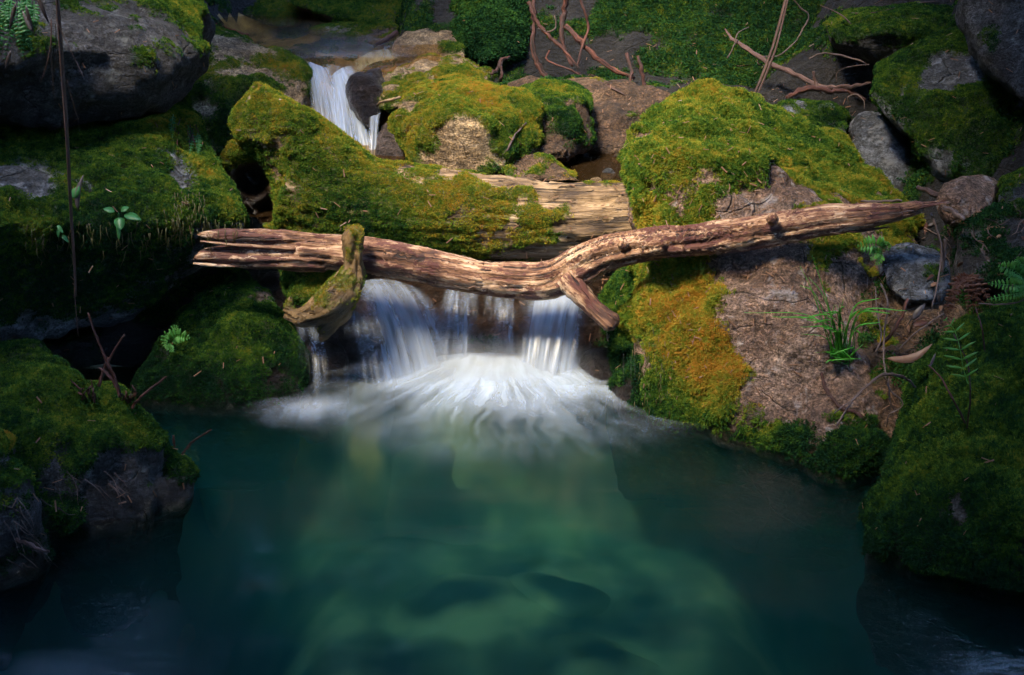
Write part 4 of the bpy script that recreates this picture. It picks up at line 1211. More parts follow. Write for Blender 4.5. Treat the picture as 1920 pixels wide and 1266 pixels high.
# ------------------------------------------------------------------ roots, bark, twigs
def stick(name, path, mat, label, cat, group=None, lift=None, seg=8, n=5, flat=1.0, jag=0.08, seed=0, wig=0.0, thin=0.62):
    """path entries (px, py, Y, r); Y None = lay it on whatever solid is there."""
    r_ = random.Random(seed)
    q = []
    for a in path:
        px, py, Y, r = a
        if Y is None:
            p = on(px, py, 0.0)
            p = p - (p - CAM).normalized() * (r * mpp(p) * 0.9 + (lift or 0.0))
        else:
            p = P(px, py, Y)
        q.append((p.x + r_.uniform(-1, 1) * wig, p.y + r_.uniform(-1, 1) * wig, p.z + r_.uniform(-1, 1) * wig, r * mpp(p) * thin))
    s = spline(q, n)
    if flat > 0.9:
        k_ = np.arange(len(s))[:, None] * 0.9
        for ax_ in range(3):
            s[:, ax_] += s[:, 3] * 0.75 * noise(np.concatenate([k_, k_ * 0 + ax_ * 7.3 + seed, k_ * 0.3], 1))
        s[:, 3] *= 1 + 0.45 * noise(np.concatenate([k_ * 1.3, k_ * 0 + seed * 1.7, k_ * 0 + 3.3], 1))
    v, f, g = tube([Vector(a[:3]) for a in s], [max(a[3], 0.0008) for a in s], seg, True, flat, jag, seed)
    me = new_mesh(name, v, f)
    attr(me, 'gco', np.array(g) + seed * 0.37, 'FLOAT_VECTOR')
    return link(name, me, M[mat], label=label, cat=cat, group=group)


N = None
ROOTS = [
    ('thick red root curling down at the edge of the leafy hummock', [(1000, 0, 6.95, 7), (1002, 40, 6.9, 7), (998, 90, 6.85, 8), (1010, 125, 6.8, 8), (1030, 152, 6.75, 6)], 'root_wood'),
    ('forked red root crossing in front of the dark bank', [(992, 5, 6.9, 6), (1005, 35, 6.86, 6), (1022, 60, 6.84, 6), (1050, 85, 6.8, 6), (1075, 115, 6.75, 4), (1085, 130, 6.72, 2)], 'root_wood'),
    ('straight root sloping down behind the flat topped rock', [(1058, 45, 6.95, 8), (1085, 75, 6.9, 8), (1115, 105, 6.85, 8), (1150, 130, 6.82, 7), (1190, 148, 6.8, 5)], 'root_wood'),
    ('mossy upright root at the top edge', [(1060, -20, 7.0, 9), (1058, 20, 7.0, 9), (1054, 50, 6.95, 7), (1058, 90, 6.9, 6), (1072, 125, 6.85, 4)], 'root_wood'),
    ('slender root bowed from the top edge', [(1086, -10, 6.95, 4), (1098, 25, 6.92, 5), (1102, 55, 6.9, 4), (1092, 90, 6.85, 4), (1083, 125, 6.8, 3)], 'root_wood'),
    ('hooked root at the foot of the leafy hummock', [(955, 108, 6.7, 4), (940, 115, 6.65, 6), (935, 130, 6.62, 7), (920, 138, 6.6, 6)], 'root_wood'),
    ('short root stub beside the hooked root', [(938, 125, 6.6, 4), (942, 140, 6.58, 5), (938, 152, 6.58, 5)], 'root_wood'),
    ('vertical red root stump behind the flat topped rock', [(1196, 105, 6.75, 4), (1204, 130, 6.72, 6), (1210, 162, 6.7, 6)], 'root_wood'),
    ('mossy root stump next to the vertical red one', [(1176, 100, 6.8, 6), (1182, 130, 6.75, 6), (1180, 160, 6.7, 6)], 'root_wood'),
    ('dull red root lying over the soil behind the flat rock', [(1080, 135, N, 3), (1110, 142, N, 4), (1140, 158, N, 3)], 'root_wood'),
    ('thin looping root low in the root tangle', [(1030, 95, 6.8, 3), (1025, 112, 6.78, 3), (1045, 122, 6.76, 3), (1065, 130, 6.74, 3), (1100, 150, 6.72, 2)], 'root_wood'),
    ('pale rootlet crossing the forked root', [(1040, 30, 6.8, 2), (1042, 52, 6.8, 2.5), (1028, 60, 6.8, 2), (1008, 52, 6.8, 2)], 'twig_wood'),
    ('red stick lying at the bend of the upper stream', [(700, 88, 7.2, 5), (722, 75, 7.2, 7), (745, 60, 7.25, 6)], 'root_wood'),
    ('sloping dead bough between the bark ribbons and the upper right boulder', [(1360, 55, 6.9, 2.5), (1372, 72, 6.8, 5), (1400, 90, 6.7, 7), (1440, 115, 6.5, 8), (1490, 140, 6.3, 8), (1540, 162, 6.1, 8), (1590, 165, 5.95, 7), (1632, 156, 5.85, 4)], 'bark'),
    ('pale crooked twig forking up from the sloping bough', [(1365, 110, 6.7, 2), (1375, 85, 6.72, 2.5), (1383, 62, 6.75, 2), (1403, 52, 6.8, 1.5)], 'twig_wood'),
    ('thin straight twig on the bank moss', [(1335, 122, N, 2), (1375, 124, N, 2.5), (1412, 122, N, 1.5)], 'root_wood'),
    ('knobbly purple root behind the small mossy boulder', [(1475, 185, 5.95, 7), (1500, 172, 5.95, 9), (1530, 165, 5.95, 8), (1560, 170, 5.95, 8), (1590, 172, 5.95, 7), (1620, 190, 5.9, 5)], 'root_wood'),
    ('upright twisted twig by the sloping bough', [(1525, 135, 6.05, 4), (1530, 155, 6.05, 5), (1538, 172, 6.0, 4)], 'bark'),
    ('grey twig arching under the mossy slab', [(1518, 110, 6.0, 2.5), (1545, 100, 6.0, 3), (1585, 105, 6.0, 3), (1625, 118, 5.95, 2)], 'twig_wood'),
    ('thin forked twig beside the upper right boulder', [(1568, 155, 5.95, 2), (1570, 138, 5.95, 2), (1590, 125, 5.95, 2), (1630, 120, 5.9, 1.5)], 'twig_wood'),
    ('pale twig loop behind the blue grey slab', [(1590, 195, 5.75, 1.5), (1588, 182, 5.75, 1.5), (1605, 178, 5.75, 1.5), (1620, 190, 5.75, 1.5), (1622, 205, 5.75, 1.5)], 'twig_wood'),
    ('green vine curling beside the bark ribbons', [(1482, -10, 6.6, 2.2), (1500, 15, 6.6, 2.2), (1516, 30, 6.6, 2.2), (1505, 55, 6.6, 2.2), (1490, 80, 6.6, 2.2), (1460, 103, 6.6, 2.2), (1430, 108, 6.6, 2), (1420, 118, 6.6, 2), (1440, 128, 6.6, 1.6)], 'twig_wood'),
    ('fine root running down the moss of the bright boulder', [(985, 228, N, 2), (965, 250, N, 3), (955, 275, N, 4), (945, 290, N, 3)], 'twig_wood'),
    ('curved dry stalk hooked over the black stone', [(706, 200, 5.6, 2.5), (715, 192, 5.58, 3.5), (735, 186, 5.56, 4), (752, 181, 5.58, 3)], 'log_wood'),
    ('red peeled stick on the ochre topped boulder', [(405, 44, N, 2.5), (430, 55, N, 5), (452, 62, N, 5), (466, 66, N, 3)], 'red_stick'),
]
for k, (lb, path, mt) in enumerate(ROOTS):
    stick('vine' if 'vine' in lb else 'root' if 'root' in lb.split(' ')[1:4] or 'rootlet' in lb else 'twig', path, mt, lb, 'vine' if 'vine' in lb else 'root' if 'root' in lb else 'twig', seed=k, wig=0.004)

# ribbons of shed bark
stick('bark_strip', [(106, -30, 3.62, 11), (112, 60, 3.62, 11), (119, 160, 3.62, 10.5), (126, 260, 3.62, 9.5), (131, 360, 3.62, 8.5), (136, 440, 3.62, 7.5), (140, 500, 3.62, 7), (142, 556, 3.62, 6.5)], 'bark', 'long straight ribbon of bark hanging at the left', 'bark', flat=0.22, seed=71, jag=0.04, thin=1.0)
stick('bark_strip', [(139, 540, 3.615, 3), (143, 590, 3.615, 3.2), (147, 632, 3.615, 1.6)], 'bark', 'narrow tip below the long hanging bark ribbon', 'bark', flat=0.3, seed=72)
for k, (lb, q) in enumerate([('curved brown bark shred hanging beside the long ribbon, leftmost', [(96, 35, 3.66, 3), (95, 80, 3.66, 3), (88, 120, 3.66, 3), (76, 156, 3.66, 1.5)]),
                             ('straight reddish bark shred just left of the long ribbon', [(97, 40, 3.65, 3), (96, 100, 3.65, 3), (99, 150, 3.65, 3), (103, 194, 3.65, 1.5)]),
                             ('pale bark shred drooping right of the long ribbon', [(104, 35, 3.6, 2), (120, 70, 3.6, 2), (140, 110, 3.6, 2), (157, 145, 3.6, 2.5)]),
                             ('thin dark bark shred behind the long ribbon', [(125, 150, 3.66, 2.5), (135, 185, 3.66, 2.5), (146, 225, 3.66, 2), (149, 248, 3.66, 1.2)]),
                             ('short hooked bark shred near the top of the long ribbon', [(104, 45, 3.66, 2.2), (106, 100, 3.66, 2.2), (101, 135, 3.66, 1.5)])]):
    stick('bark_strip', q, 'bark', lb, 'bark', flat=0.4, seed=80 + k)
stick('bark_strip', [(1482, -40, 5.5, 8), (1465, 30, 5.45, 8), (1448, 90, 5.4, 8), (1430, 140, 5.38, 9), (1405, 198, 5.33, 3)], 'bark', 'wide bark ribbon leaning behind the largest boulder', 'bark', flat=0.3, seed=90, thin=1.05)
stick('bark_strip', [(1486, -40, 5.4, 6), (1470, 30, 5.37, 6), (1455, 90, 5.35, 6), (1438, 135, 5.34, 8), (1412, 198, 5.31, 3)], 'bark', 'reddish bark ribbon leaning in front of the wide one', 'bark', flat=0.3, seed=91, thin=1.0)
for k, (lb, q) in enumerate([('pale curled bark piece on the mossy slab, leftmost', [(1578, 18, N, 3), (1600, 25, N, 6), (1640, 24, N, 5), (1680, 14, N, 2)]),
                             ('thin bark strip lying across the mossy slab', [(1538, 10, 6.2, 2), (1562, 20, 6.15, 3), (1580, 30, 6.1, 3.5), (1596, 45, 6.05, 2)]),
                             ('twisted bark piece at the top of the mossy slab', [(1690, 10, N, 4), (1720, 6, N, 6), (1760, 2, N, 3)]),
                             ('dry bark sliver near the right end of the mossy slab', [(1640, 8, N, 2), (1660, -2, N, 3), (1690, -8, N, 2)]),
                             ('bark flake on the flat topped brown rock', [(1135, 158, N, 2), (1150, 166, N, 5), (1172, 178, N, 2)]),
                             ('grey driftwood stick behind the tip of the branch', [(1614, 378, 4.6, 4), (1650, 378, 4.55, 4), (1690, 376, 4.5, 4)]),
                             ('dark stick wedged by the tan stone', [(1722, 350, 4.7, 6), (1748, 362, 4.6, 9), (1770, 372, 4.5, 8)]),
                             ('grey stick under the tan stone', [(1770, 388, 4.3, 8), (1795, 402, 4.25, 9), (1808, 412, 4.2, 5)]),
                             ('upright grey stick in front of the dark ivy green block', [(1772, 450, 4.12, 6), (1770, 480, 4.12, 6), (1766, 510, 4.12, 4)])]):
    stick('bark_strip' if 'bark' in lb else 'stick', q, 'twig_wood' if 'grey' in lb else 'bark', lb, 'bark' if 'bark' in lb else 'stick', flat=0.45 if 'bark' in lb else 1.0, seed=100 + k)

# twigs among the right-hand rocks
for k, (lb, q, mt) in enumerate([
    ('long grey twig arched over the gap between the two right boulders', [(1568, 800, 3.55, 4), (1600, 750, 3.58, 4), (1640, 712, 3.6, 5), (1665, 702, 3.6, 5), (1695, 708, 3.6, 4.5), (1718, 726, 3.62, 3)], 'twig_wood'),
    ('short grey fork beside the long arched twig', [(1566, 775, 3.56, 2), (1580, 762, 3.56, 2.5), (1605, 745, 3.57, 2)], 'twig_wood'),
    ('crooked brown root on the largest boulder above the waterline', [(1540, 700, N, 4), (1545, 725, N, 6), (1558, 745, N, 6), (1575, 762, N, 6), (1605, 775, N, 6), (1618, 785, N, 4)], 'root_wood'),
    ('thick reddish twig leaning on the earth slope', [(1640, 655, N, 4), (1670, 630, 3.9, 6), (1690, 595, 3.92, 6), (1702, 560, 3.95, 5)], 'root_wood'),
    ('pale wavy rootlet hanging down the earth slope', [(1650, 530, 4.0, 3), (1662, 570, 3.95, 3), (1660, 620, 3.88, 3), (1655, 670, 3.8, 2.5), (1662, 705, 3.72, 2)], 'twig_wood'),
    ('second wavy rootlet beside the first', [(1640, 540, 4.0, 2), (1645, 580, 3.95, 2.5), (1652, 630, 3.86, 2.5), (1640, 660, 3.8, 2)], 'twig_wood'),
    ('bent grey twig above the curved brown leaf', [(1685, 655, 3.75, 2), (1715, 625, 3.78, 2.5), (1760, 595, 3.82, 2.5), (1775, 585, 3.85, 1.5)], 'twig_wood'),
    ('twig hanging in the dark gap below the arched twig', [(1660, 705, 3.62, 2), (1672, 735, 3.62, 2.2), (1690, 750, 3.62, 2), (1688, 765, 3.62, 2), (1668, 780, 3.62, 2), (1664, 800, 3.62, 1.5)], 'twig_wood'),
    ('second twig hanging in the dark gap', [(1664, 710, 3.63, 2), (1670, 750, 3.63, 2), (1683, 780, 3.63, 1.2)], 'twig_wood'),
    ('dark upright stalk on the shaggy lower right boulder', [(1813, 805, N, 3), (1818, 745, 3.2, 2.5), (1812, 680, 3.25, 2.2), (1790, 625, 3.3, 2)], 'root_wood'),
    ('slanting stalk on the shaggy lower right boulder', [(1810, 795, N, 3.5), (1785, 745, 3.25, 3), (1765, 710, 3.3, 2.5), (1740, 685, 3.35, 2)], 'root_wood'),
    ('thin red stalk at the top of the shaggy boulder', [(1848, 660, N, 3), (1842, 620, 3.6, 2.5), (1830, 575, 3.65, 2)], 'root_wood'),
    ('long grey twig at the right edge above the shaggy boulder', [(1835, 570, 3.7, 2), (1870, 572, 3.65, 2.5), (1905, 566, 3.6, 2.5), (1940, 552, 3.55, 2)], 'twig_wood'),
    ('bare root looped under the grey block', [(1745, 400, 4.15, 3), (1755, 430, 4.12, 3), (1765, 470, 4.1, 3), (1758, 530, 4.06, 3), (1748, 575, 4.0, 2)], 'twig_wood')]):
    stick('twig' if 'root' not in lb else 'root', q, mt, lb, 'twig' if 'root' not in lb else 'root', seed=120 + k, wig=0.003)
rr = random.Random(5)
for k in range(46):
    cx, cy = rr.choice([(1690, 600), (1720, 640), (1760, 480), (1840, 420), (1870, 470), (1660, 560), (1730, 420), (1885, 400)])
    x, y = cx + rr.gauss(0, 32), cy + rr.gauss(0, 28)
    a, l = rr.uniform(0, math.pi), rr.uniform(20, 55)
    q = []
    for i in range(4):
        s = (i / 3 - 0.5) * l
        px, py = x + math.cos(a) * s + rr.uniform(-4, 4), y + math.sin(a) * s + rr.uniform(-4, 4)
        q.append((px, py, N, 2.0 - 0.35 * i))
    stick('twig', q, rr.choice(['twig_wood', 'twig_wood', 'root_wood']), 'fine dry twig in the litter between the right-hand boulders', 'twig', 'fine twigs in the litter on the right', lift=rr.uniform(0.002, 0.03), seed=200 + k, seg=5, n=3)
for k in range(30):
    x, y = rr.uniform(-5, 110), rr.uniform(930, 1075)
    if rr.random() < 0.35: x, y = rr.uniform(90, 220), rr.uniform(880, 960)
    a, l = math.radians(rr.uniform(25, 75)), rr.uniform(30, 75)
    q = [(x + math.cos(a) * l * t + rr.uniform(-4, 4), y + math.sin(a) * l * t + rr.uniform(-4, 4), N, 2.2 - 1.2 * t) for t in (0, 0.35, 0.7, 1.0)]
    stick('rootlet', q, 'twig_wood', 'bare rootlet hanging from the foreground rock to the dark water', 'root', 'rootlets on the lower left rocks', lift=rr.uniform(0.0, 0.02), seed=260 + k, seg=5, n=3)
stick('stick', [(20, 1005, 3.03, 6), (50, 1020, 3.02, 8), (75, 1032, 3.01, 7), (92, 1034, 3.01, 4)], 'bark', 'thick root end reaching the water at the left edge', 'root', seed=300)

# dead fern stalks on the foreground rock
for k, (lb, q) in enumerate([('tallest dead fern stalk, leaning left, on the foreground rock', [(226, 745, 3.42, 5), (215, 710, 3.42, 5), (198, 672, 3.42, 4.5), (182, 635, 3.42, 4), (165, 586, 3.42, 3)]),
                             ('dead fern stalk leaning right behind the tallest one', [(185, 722, 3.48, 5), (200, 685, 3.48, 4), (216, 655, 3.48, 4), (233, 628, 3.48, 3)]),
                             ('short dead fern stalk crossing the tallest one', [(186, 725, 3.46, 4), (195, 690, 3.46, 3.5), (204, 670, 3.46, 2.5)]),
                             ('bent dead fern stalk in front of the tallest one', [(226, 745, 3.4, 5), (214, 718, 3.4, 4.5), (200, 700, 3.4, 4), (186, 690, 3.4, 2)]),
                             ('dead fern stalk pointing right from the foreground rock', [(248, 765, 3.42, 5), (260, 748, 3.42, 4.5), (285, 728, 3.42, 4), (312, 706, 3.42, 3)]),
                             ('thin dead stalk at the left of the stalk cluster', [(132, 712, 3.5, 2.5), (142, 722, 3.5, 3), (152, 731, 3.5, 2.5)]),
                             ('little grey stalk standing in the stalk cluster', [(178, 755, 3.42, 2.5), (175, 735, 3.42, 2.5), (171, 712, 3.42, 2)]),
                             ('dead stalk over the water from the small knob', [(342, 852, 3.46, 3), (352, 838, 3.46, 4), (370, 822, 3.46, 3.5), (396, 806, 3.46, 3)]),
                             ('short stalk stump on the small knob', [(328, 838, 3.48, 3), (326, 826, 3.48, 3.5), (325, 817, 3.48, 3)])]):
    stick('dead_stalk', q, 'root_wood', lb, 'stalk', seed=310 + k)
for k in range(16):
    x, y = (rr.uniform(148, 180), rr.uniform(735, 752)) if k < 8 else (rr.uniform(218, 256), rr.uniform(742, 765))
    stick('stalk_stump', [(x, y, N, 3.4), (x + rr.uniform(-5, 5), y - 8, 3.42, 3), (x + rr.uniform(-9, 9), y - rr.uniform(12, 20), 3.42, 2.2)], 'root_wood', 'snapped off fern stalk stump in the foreground moss', 'stalk', 'stalk stumps in the foreground moss', seed=330 + k, seg=6, n=3)

# ------------------------------------------------------------------ green plants
def leaf_mesh(L, W, droop=0.25, fold=0.18, n=7, curl=0.0):
    v, f = [], []
    for i in range(n + 1):
        t = i / n
        w = W * (math.sin(math.pi * min(1, t ** 0.8)) ** 0.75) * 0.5 + 0.0004
        x, z = L * t, -droop * L * t * t
        y0 = curl * L * math.sin(t * math.pi)
        v += [(x, y0 - w, z + fold * w), (x, y0, z), (x, y0 + w, z + fold * w)]
    for i in range(n):
        a = i * 3
        f += [(a, a + 1, a + 4, a + 3), (a + 1, a + 2, a + 5, a + 4)]
    return v, f


def solid_leaf(v, f, th):
    """give a leaf blade two sides and a thickness"""
    n = len(v)
    vv = list(v) + [(a, b, c - th) for a, b, c in v]
    ff = list(f) + [tuple(i + n for i in reversed(q)) for q in f]
    cnt = {}
    for q in f:
        for i in range(len(q)):
            e = (q[i], q[(i + 1) % len(q)])
            cnt[tuple(sorted(e))] = cnt.get(tuple(sorted(e)), 0) + 1
    for q in f:
        for i in range(len(q)):
            a, b = q[i], q[(i + 1) % len(q)]
            if cnt[tuple(sorted((a, b)))] == 1:
                ff.append((b, a, a + n, b + n))
    return vv, ff


def frame_to(p0, direction, up):
    x = direction.normalized()
    y = up.cross(x)
    if y.length < 1e-3: y = Vector((0, 1, 0)).cross(x)
    y.normalize()
    z = x.cross(y)
    return Matrix(((x.x, y.x, z.x, p0.x), (x.y, y.y, z.y, p0.y), (x.z, y.z, z.z, p0.z), (0, 0, 0, 1)))


def place_leaf(name, parent, p0, p1, width, mat, up=Vector((0, -0.5, 0.85)), label=None, cat=None, group=None, **kw):
    d = p1 - p0
    v, f = leaf_mesh(d.length, width, **kw)
    v, f = solid_leaf(v, f, 0.0007)
    m = frame_to(p0, d, up)
    return link(name, new_mesh(name, [tuple(m @ Vector(q)) for q in v], f), M[mat], parent=parent, label=label, cat=cat, group=group)


base = on(222, 402, 0.0)
sd = empty('seedling', base, 'little seedling with glossy oval leaves on the undercut boulder', 'seedling')
top = base + Vector((0, -0.05, 0.02))
c0 = P(222, 400, top.y)
(v, f, g) = tube([base - Vector((0, 0, 0.02)), (base + c0) / 2, c0], [0.003, 0.0025, 0.002], 6)
link('stem', new_mesh('stem', v, f), M['seedling_leaf'], parent=sd)
for (x1, y1, w, dy) in [(194, 390, 0.024, 0.0), (241, 387, 0.022, 0.01), (264, 410, 0.030, -0.02), (226, 430, 0.034, -0.03), (222, 450, 0.014, -0.02)]:
    place_leaf('leaf', sd, P(222 + (x1 - 222) * 0.25, 400 + (y1 - 400) * 0.25, top.y), P(x1, y1, top.y + dy), w, 'seedling_leaf', droop=0.10)
sd2 = empty('seedling', on(118, 440), 'small leaf sprout half hidden behind the hanging bark ribbon', 'seedling')
for (x0, y0, x1, y1) in [(112, 425, 108, 445), (118, 438, 128, 452), (110, 420, 118, 435)]:
    p = on(x0, y0); place_leaf('leaf', sd2, p + Vector((0, -0.015, 0)), P(x1, y1, p.y - 0.03), 0.012, 'seedling_leaf')


def frond(parent, path, wpx, mat='fern_leaf', pairs=11, name='frond', slim=0.26, split=False):
    """one fern frond: midrib with toothed leaflets in pairs; path in (px, py, Y)"""
    s = spline([tuple(P(*q)) for q in path], 8)
    pts = [Vector(a) for a in s]
    v, f, g = tube(pts, [0.0016 * (1 - 0.7 * i / len(pts)) for i in range(len(pts))], 5)
    v = [tuple(q) for q in v]; f = list(f)
    wm = wpx * mpp(pts[0])
    rib = link(name, new_mesh(name, v, f), M[mat], parent=parent) if split else None
    for k in range(pairs):
        t = 0.12 + 0.86 * k / (pairs - 1)
        i = min(int(t * (len(pts) - 1)), len(pts) - 2)
        p = pts[i].lerp(pts[i + 1], t * (len(pts) - 1) - i)
        d = (pts[i + 1] - pts[i]).normalized()
        view = (p - CAM).normalized()
        side = d.cross(view).normalized()
        nrm = side.cross(d).normalized()
        L = wm * (math.sin(math.pi * (0.18 + 0.82 * t)) ** 0.8 + 0.08) * 0.9
        for s_ in (-1, 1):
            dr = (side * s_ + d * 0.42 + nrm * random.uniform(-0.25, 0.25)).normalized()
            lv, lf = leaf_mesh(L, L * slim + 0.0015, droop=0.15, fold=0.1, n=4)
            lv, lf = solid_leaf(lv, lf, 0.0004)
            m = frame_to(p, dr, -view)
            if split:
                link('leaflet', new_mesh('leaflet', [tuple(m @ Vector(q)) for q in lv], lf), M[mat], parent=rib)
                continue
            o = len(v)
            v += [tuple(m @ Vector(q)) for q in lv]
            f += [tuple(i2 + o for i2 in q) for q in lf]
    if split:
        return rib
    return link(name, new_mesh(name, v, f), M[mat], parent=parent)


def fern(loc, label, fronds, mat='fern_leaf', slim=0.26):
    e = empty('fern', loc, label, 'fern')
    for q in fronds:
        frond(e, q[0], q[1], mat, q[2], slim=slim, split=True)
    return e


fern(on(322, 640), 'small bright fern on the rounded dark boulder left of the falls', [
    ([(318, 640, 4.28), (332, 630, 4.24), (356, 634, 4.20)], 17, 10), ([(318, 640, 4.28), (312, 628, 4.25), (308, 640, 4.2), (310, 652, 4.18)], 9, 8), ([(318, 640, 4.28), (324, 618, 4.26), (334, 612, 4.24)], 8, 7), ([(316, 645, 4.26), (318, 652, 4.22), (326, 660, 4.2)], 9, 7)])
fern(on(1655, 480), 'bright fern just below the splintered end of the branch', [
    ([(1658, 470, 4.12), (1640, 460, 4.08), (1608, 462, 4.04)], 22, 10), ([(1656, 474, 4.12), (1644, 476, 4.08), (1632, 488, 4.05)], 11, 8), ([(1660, 470, 4.12), (1664, 460, 4.1), (1668, 456, 4.08)], 9, 6), ([(1656, 480, 4.1), (1650, 488, 4.08), (1640, 498, 4.06)], 8, 6)])
fern(on(1915, 520), 'fern with long green fronds at the right edge', [
    ([(1930, 530, 3.75), (1905, 510, 3.72), (1872, 498, 3.68)], 22, 12), ([(1930, 530, 3.75), (1918, 500, 3.72), (1908, 482, 3.7)], 18, 10), ([(1930, 535, 3.75), (1900, 535, 3.7), (1852, 532, 3.66)], 15, 13), ([(1930, 545, 3.75), (1900, 552, 3.7), (1850, 562, 3.66)], 11, 13)])
fr = fern(on(1800, 720), 'slender upright fern frond on the shaggy lower right boulder', [([(1815, 720, 3.2), (1806, 690, 3.2), (1800, 655, 3.2), (1790, 620, 3.22), (1772, 598, 3.24)], 34, 8)], slim=0.10)
bf = empty('dead_fern', on(1820, 580), 'clump of brown withered fern fronds above the shaggy boulder', 'fern')
for k in range(16):
    x1 = 1770 + rr.uniform(0, 95); y1 = rr.uniform(560, 625)
    frond(bf, [(1815 + rr.uniform(-8, 8), 520 + rr.uniform(-8, 8), 3.86), (1815 + (x1 - 1815) * 0.6, 535, 3.82), (x1, y1, 3.8)], 12, 'brown_frond', 8)
for k, q in enumerate([[(352, 235, N), (360, 260, N), (356, 288, N)], [(370, 250, N), (373, 270, N), (371, 290, N)], [(325, 215, N), (322, 235, N), (323, 258, N)]]):
    if k == 0:
        fe = empty('fern', on(350, 250), 'small dark hanging fern with brown stalks on the undercut boulder', 'fern')
    pts = [on(a[0], a[1]) for a in q]
    frond(fe, [(a[0], a[1], p.y - 0.02) for a, p in zip(q, pts)], 7, 'seedling_leaf', 10)
for k in range(12):
    x = rr.uniform(328, 368); y = rr.uniform(218, 250)
    p0 = on(x, y); p1 = on(x + rr.uniform(-8, 12), y + rr.uniform(20, 45))
    v, f, g = tube([p0, (p0 + p1) / 2 + Vector((0, -0.025, 0.005)), p1 + Vector((0, -0.012, 0))], [0.002, 0.002, 0.001], 5)
    me = new_mesh('stalk', v, f); attr(me, 'gco', np.array(g) + k, 'FLOAT_VECTOR')
    link('stalk', me, M['root_wood'], parent=fe)

gb = on(1580, 668)
gt = empty('grass_tuft', gb, 'tuft of bright green grass blades on the bare face of the largest boulder', 'grass')
for k in range(44):
    x0, y0 = 1578 + rr.gauss(0, 9), 672 + rr.gauss(0, 6)
    hgt = rr.uniform(50, 130); lean = rr.gauss(-12, 30)
    b = on(x0, y0)
    fall_ = rr.random()
    p0, p1 = b, P(x0 + lean * 0.4, y0 - hgt * 0.75, b.y - 0.02)
    p2 = P(x0 + lean * (1.0 + fall_), y0 - hgt * (1.0 - 0.30 * fall_), b.y - 0.05 - 0.06 * rr.random())
    if k < 4:
        p1, p2 = P(x0 - 30 - k * 4, y0 - 110, b.y - 0.03), P(x0 - 55 - k * 6, y0 - 185 + 18 * k, b.y - 0.03)
    elif k > 35:
        p1, p2 = P(x0 + rr.uniform(-30, 20), y0 - 6, b.y - 0.05), P(x0 + rr.uniform(-60, 45), y0 + rr.uniform(-30, 20), b.y - 0.06)
    s = spline([tuple(p0), tuple(p1), tuple(p2)], 5)
    v, f, g = tube([Vector(a) for a in s], [0.0048 * (1 - (i / len(s)) ** 2) + 0.0005 for i in range(len(s))], 4, True, 0.3)
    link('blade', new_mesh('blade', v, f), M['grass_blade'], parent=gt)

# fallen leaves
def leaf_thing(x0, y0, x1, y1, Y, w, mat, label, lift=0.01, **kw):
    p0 = on(x0, y0, lift) if Y is None else P(x0, y0, Y)
    p1 = on(x1, y1, lift) if Y is None else P(x1, y1, Y)
    return place_leaf('fallen_leaf', None, p0, p1, w, mat, label=label, cat='leaf', **kw)


leaf_thing(1662, 672, 1748, 645, 3.62, 0.022, 'dead_leaf', 'long curved brown leaf caught in the twigs on the right', droop=-0.05, curl=-0.16, up=Vector((0, -0.8, 0.5)))
leaf_thing(1712, 612, 1740, 600, 3.75, 0.018, 'brown_frond', 'dull red fallen leaf below the grey boulder', up=Vector((0, -0.6, 0.8)))
leaf_thing(1710, 600, 1735, 570, 3.80, 0.020, 'grey_leaf', 'dark grey fallen leaf below the grey boulder', up=Vector((0, -0.8, 0.5)))
leaf_thing(1742, 690, 1756, 664, 3.55, 0.007, 'grey_leaf', 'small pale leaf standing by the curved brown leaf', up=Vector((0, -1, 0.2)))
leaf_thing(146, 395, 156, 332, 4.05, 0.015, 'grey_leaf', 'grey gum leaf standing beside the hanging bark ribbon', up=Vector((0.3, -1, 0.2)), curl=0.08)
leaf_thing(136, 372, 146, 350, 4.05, 0.026, 'seedling_leaf', 'green gum leaf beside the grey one', up=Vector((0, -1, 0.2)))
for k in range(26):
    cx, cy = rr.choice([(1850, 430), (1890, 440), (1740, 560), (1700, 590), (1880, 510), (1740, 420)])
    x, y = cx + rr.gauss(0, 25), cy + rr.gauss(0, 18)
    a = rr.uniform(0, 6.28); l = rr.uniform(12, 26)
    p0 = on(x, y, 0.008); p1 = on(x + math.cos(a) * l, y + math.sin(a) * l * 0.7, 0.014)
    if (p1 - p0).length > 0.12: p1 = p0 + (p1 - p0).normalized() * 0.05
    place_leaf('fallen_leaf', None, p0, p1, rr.uniform(0.008, 0.014), rr.choice(['dead_leaf', 'grey_leaf', 'brown_frond']), label='dry fallen leaf in the litter between the right-hand rocks', cat='leaf', group='dry leaves in the litter', up=Vector((rr.uniform(-.4, .4), -0.6, 0.7)))

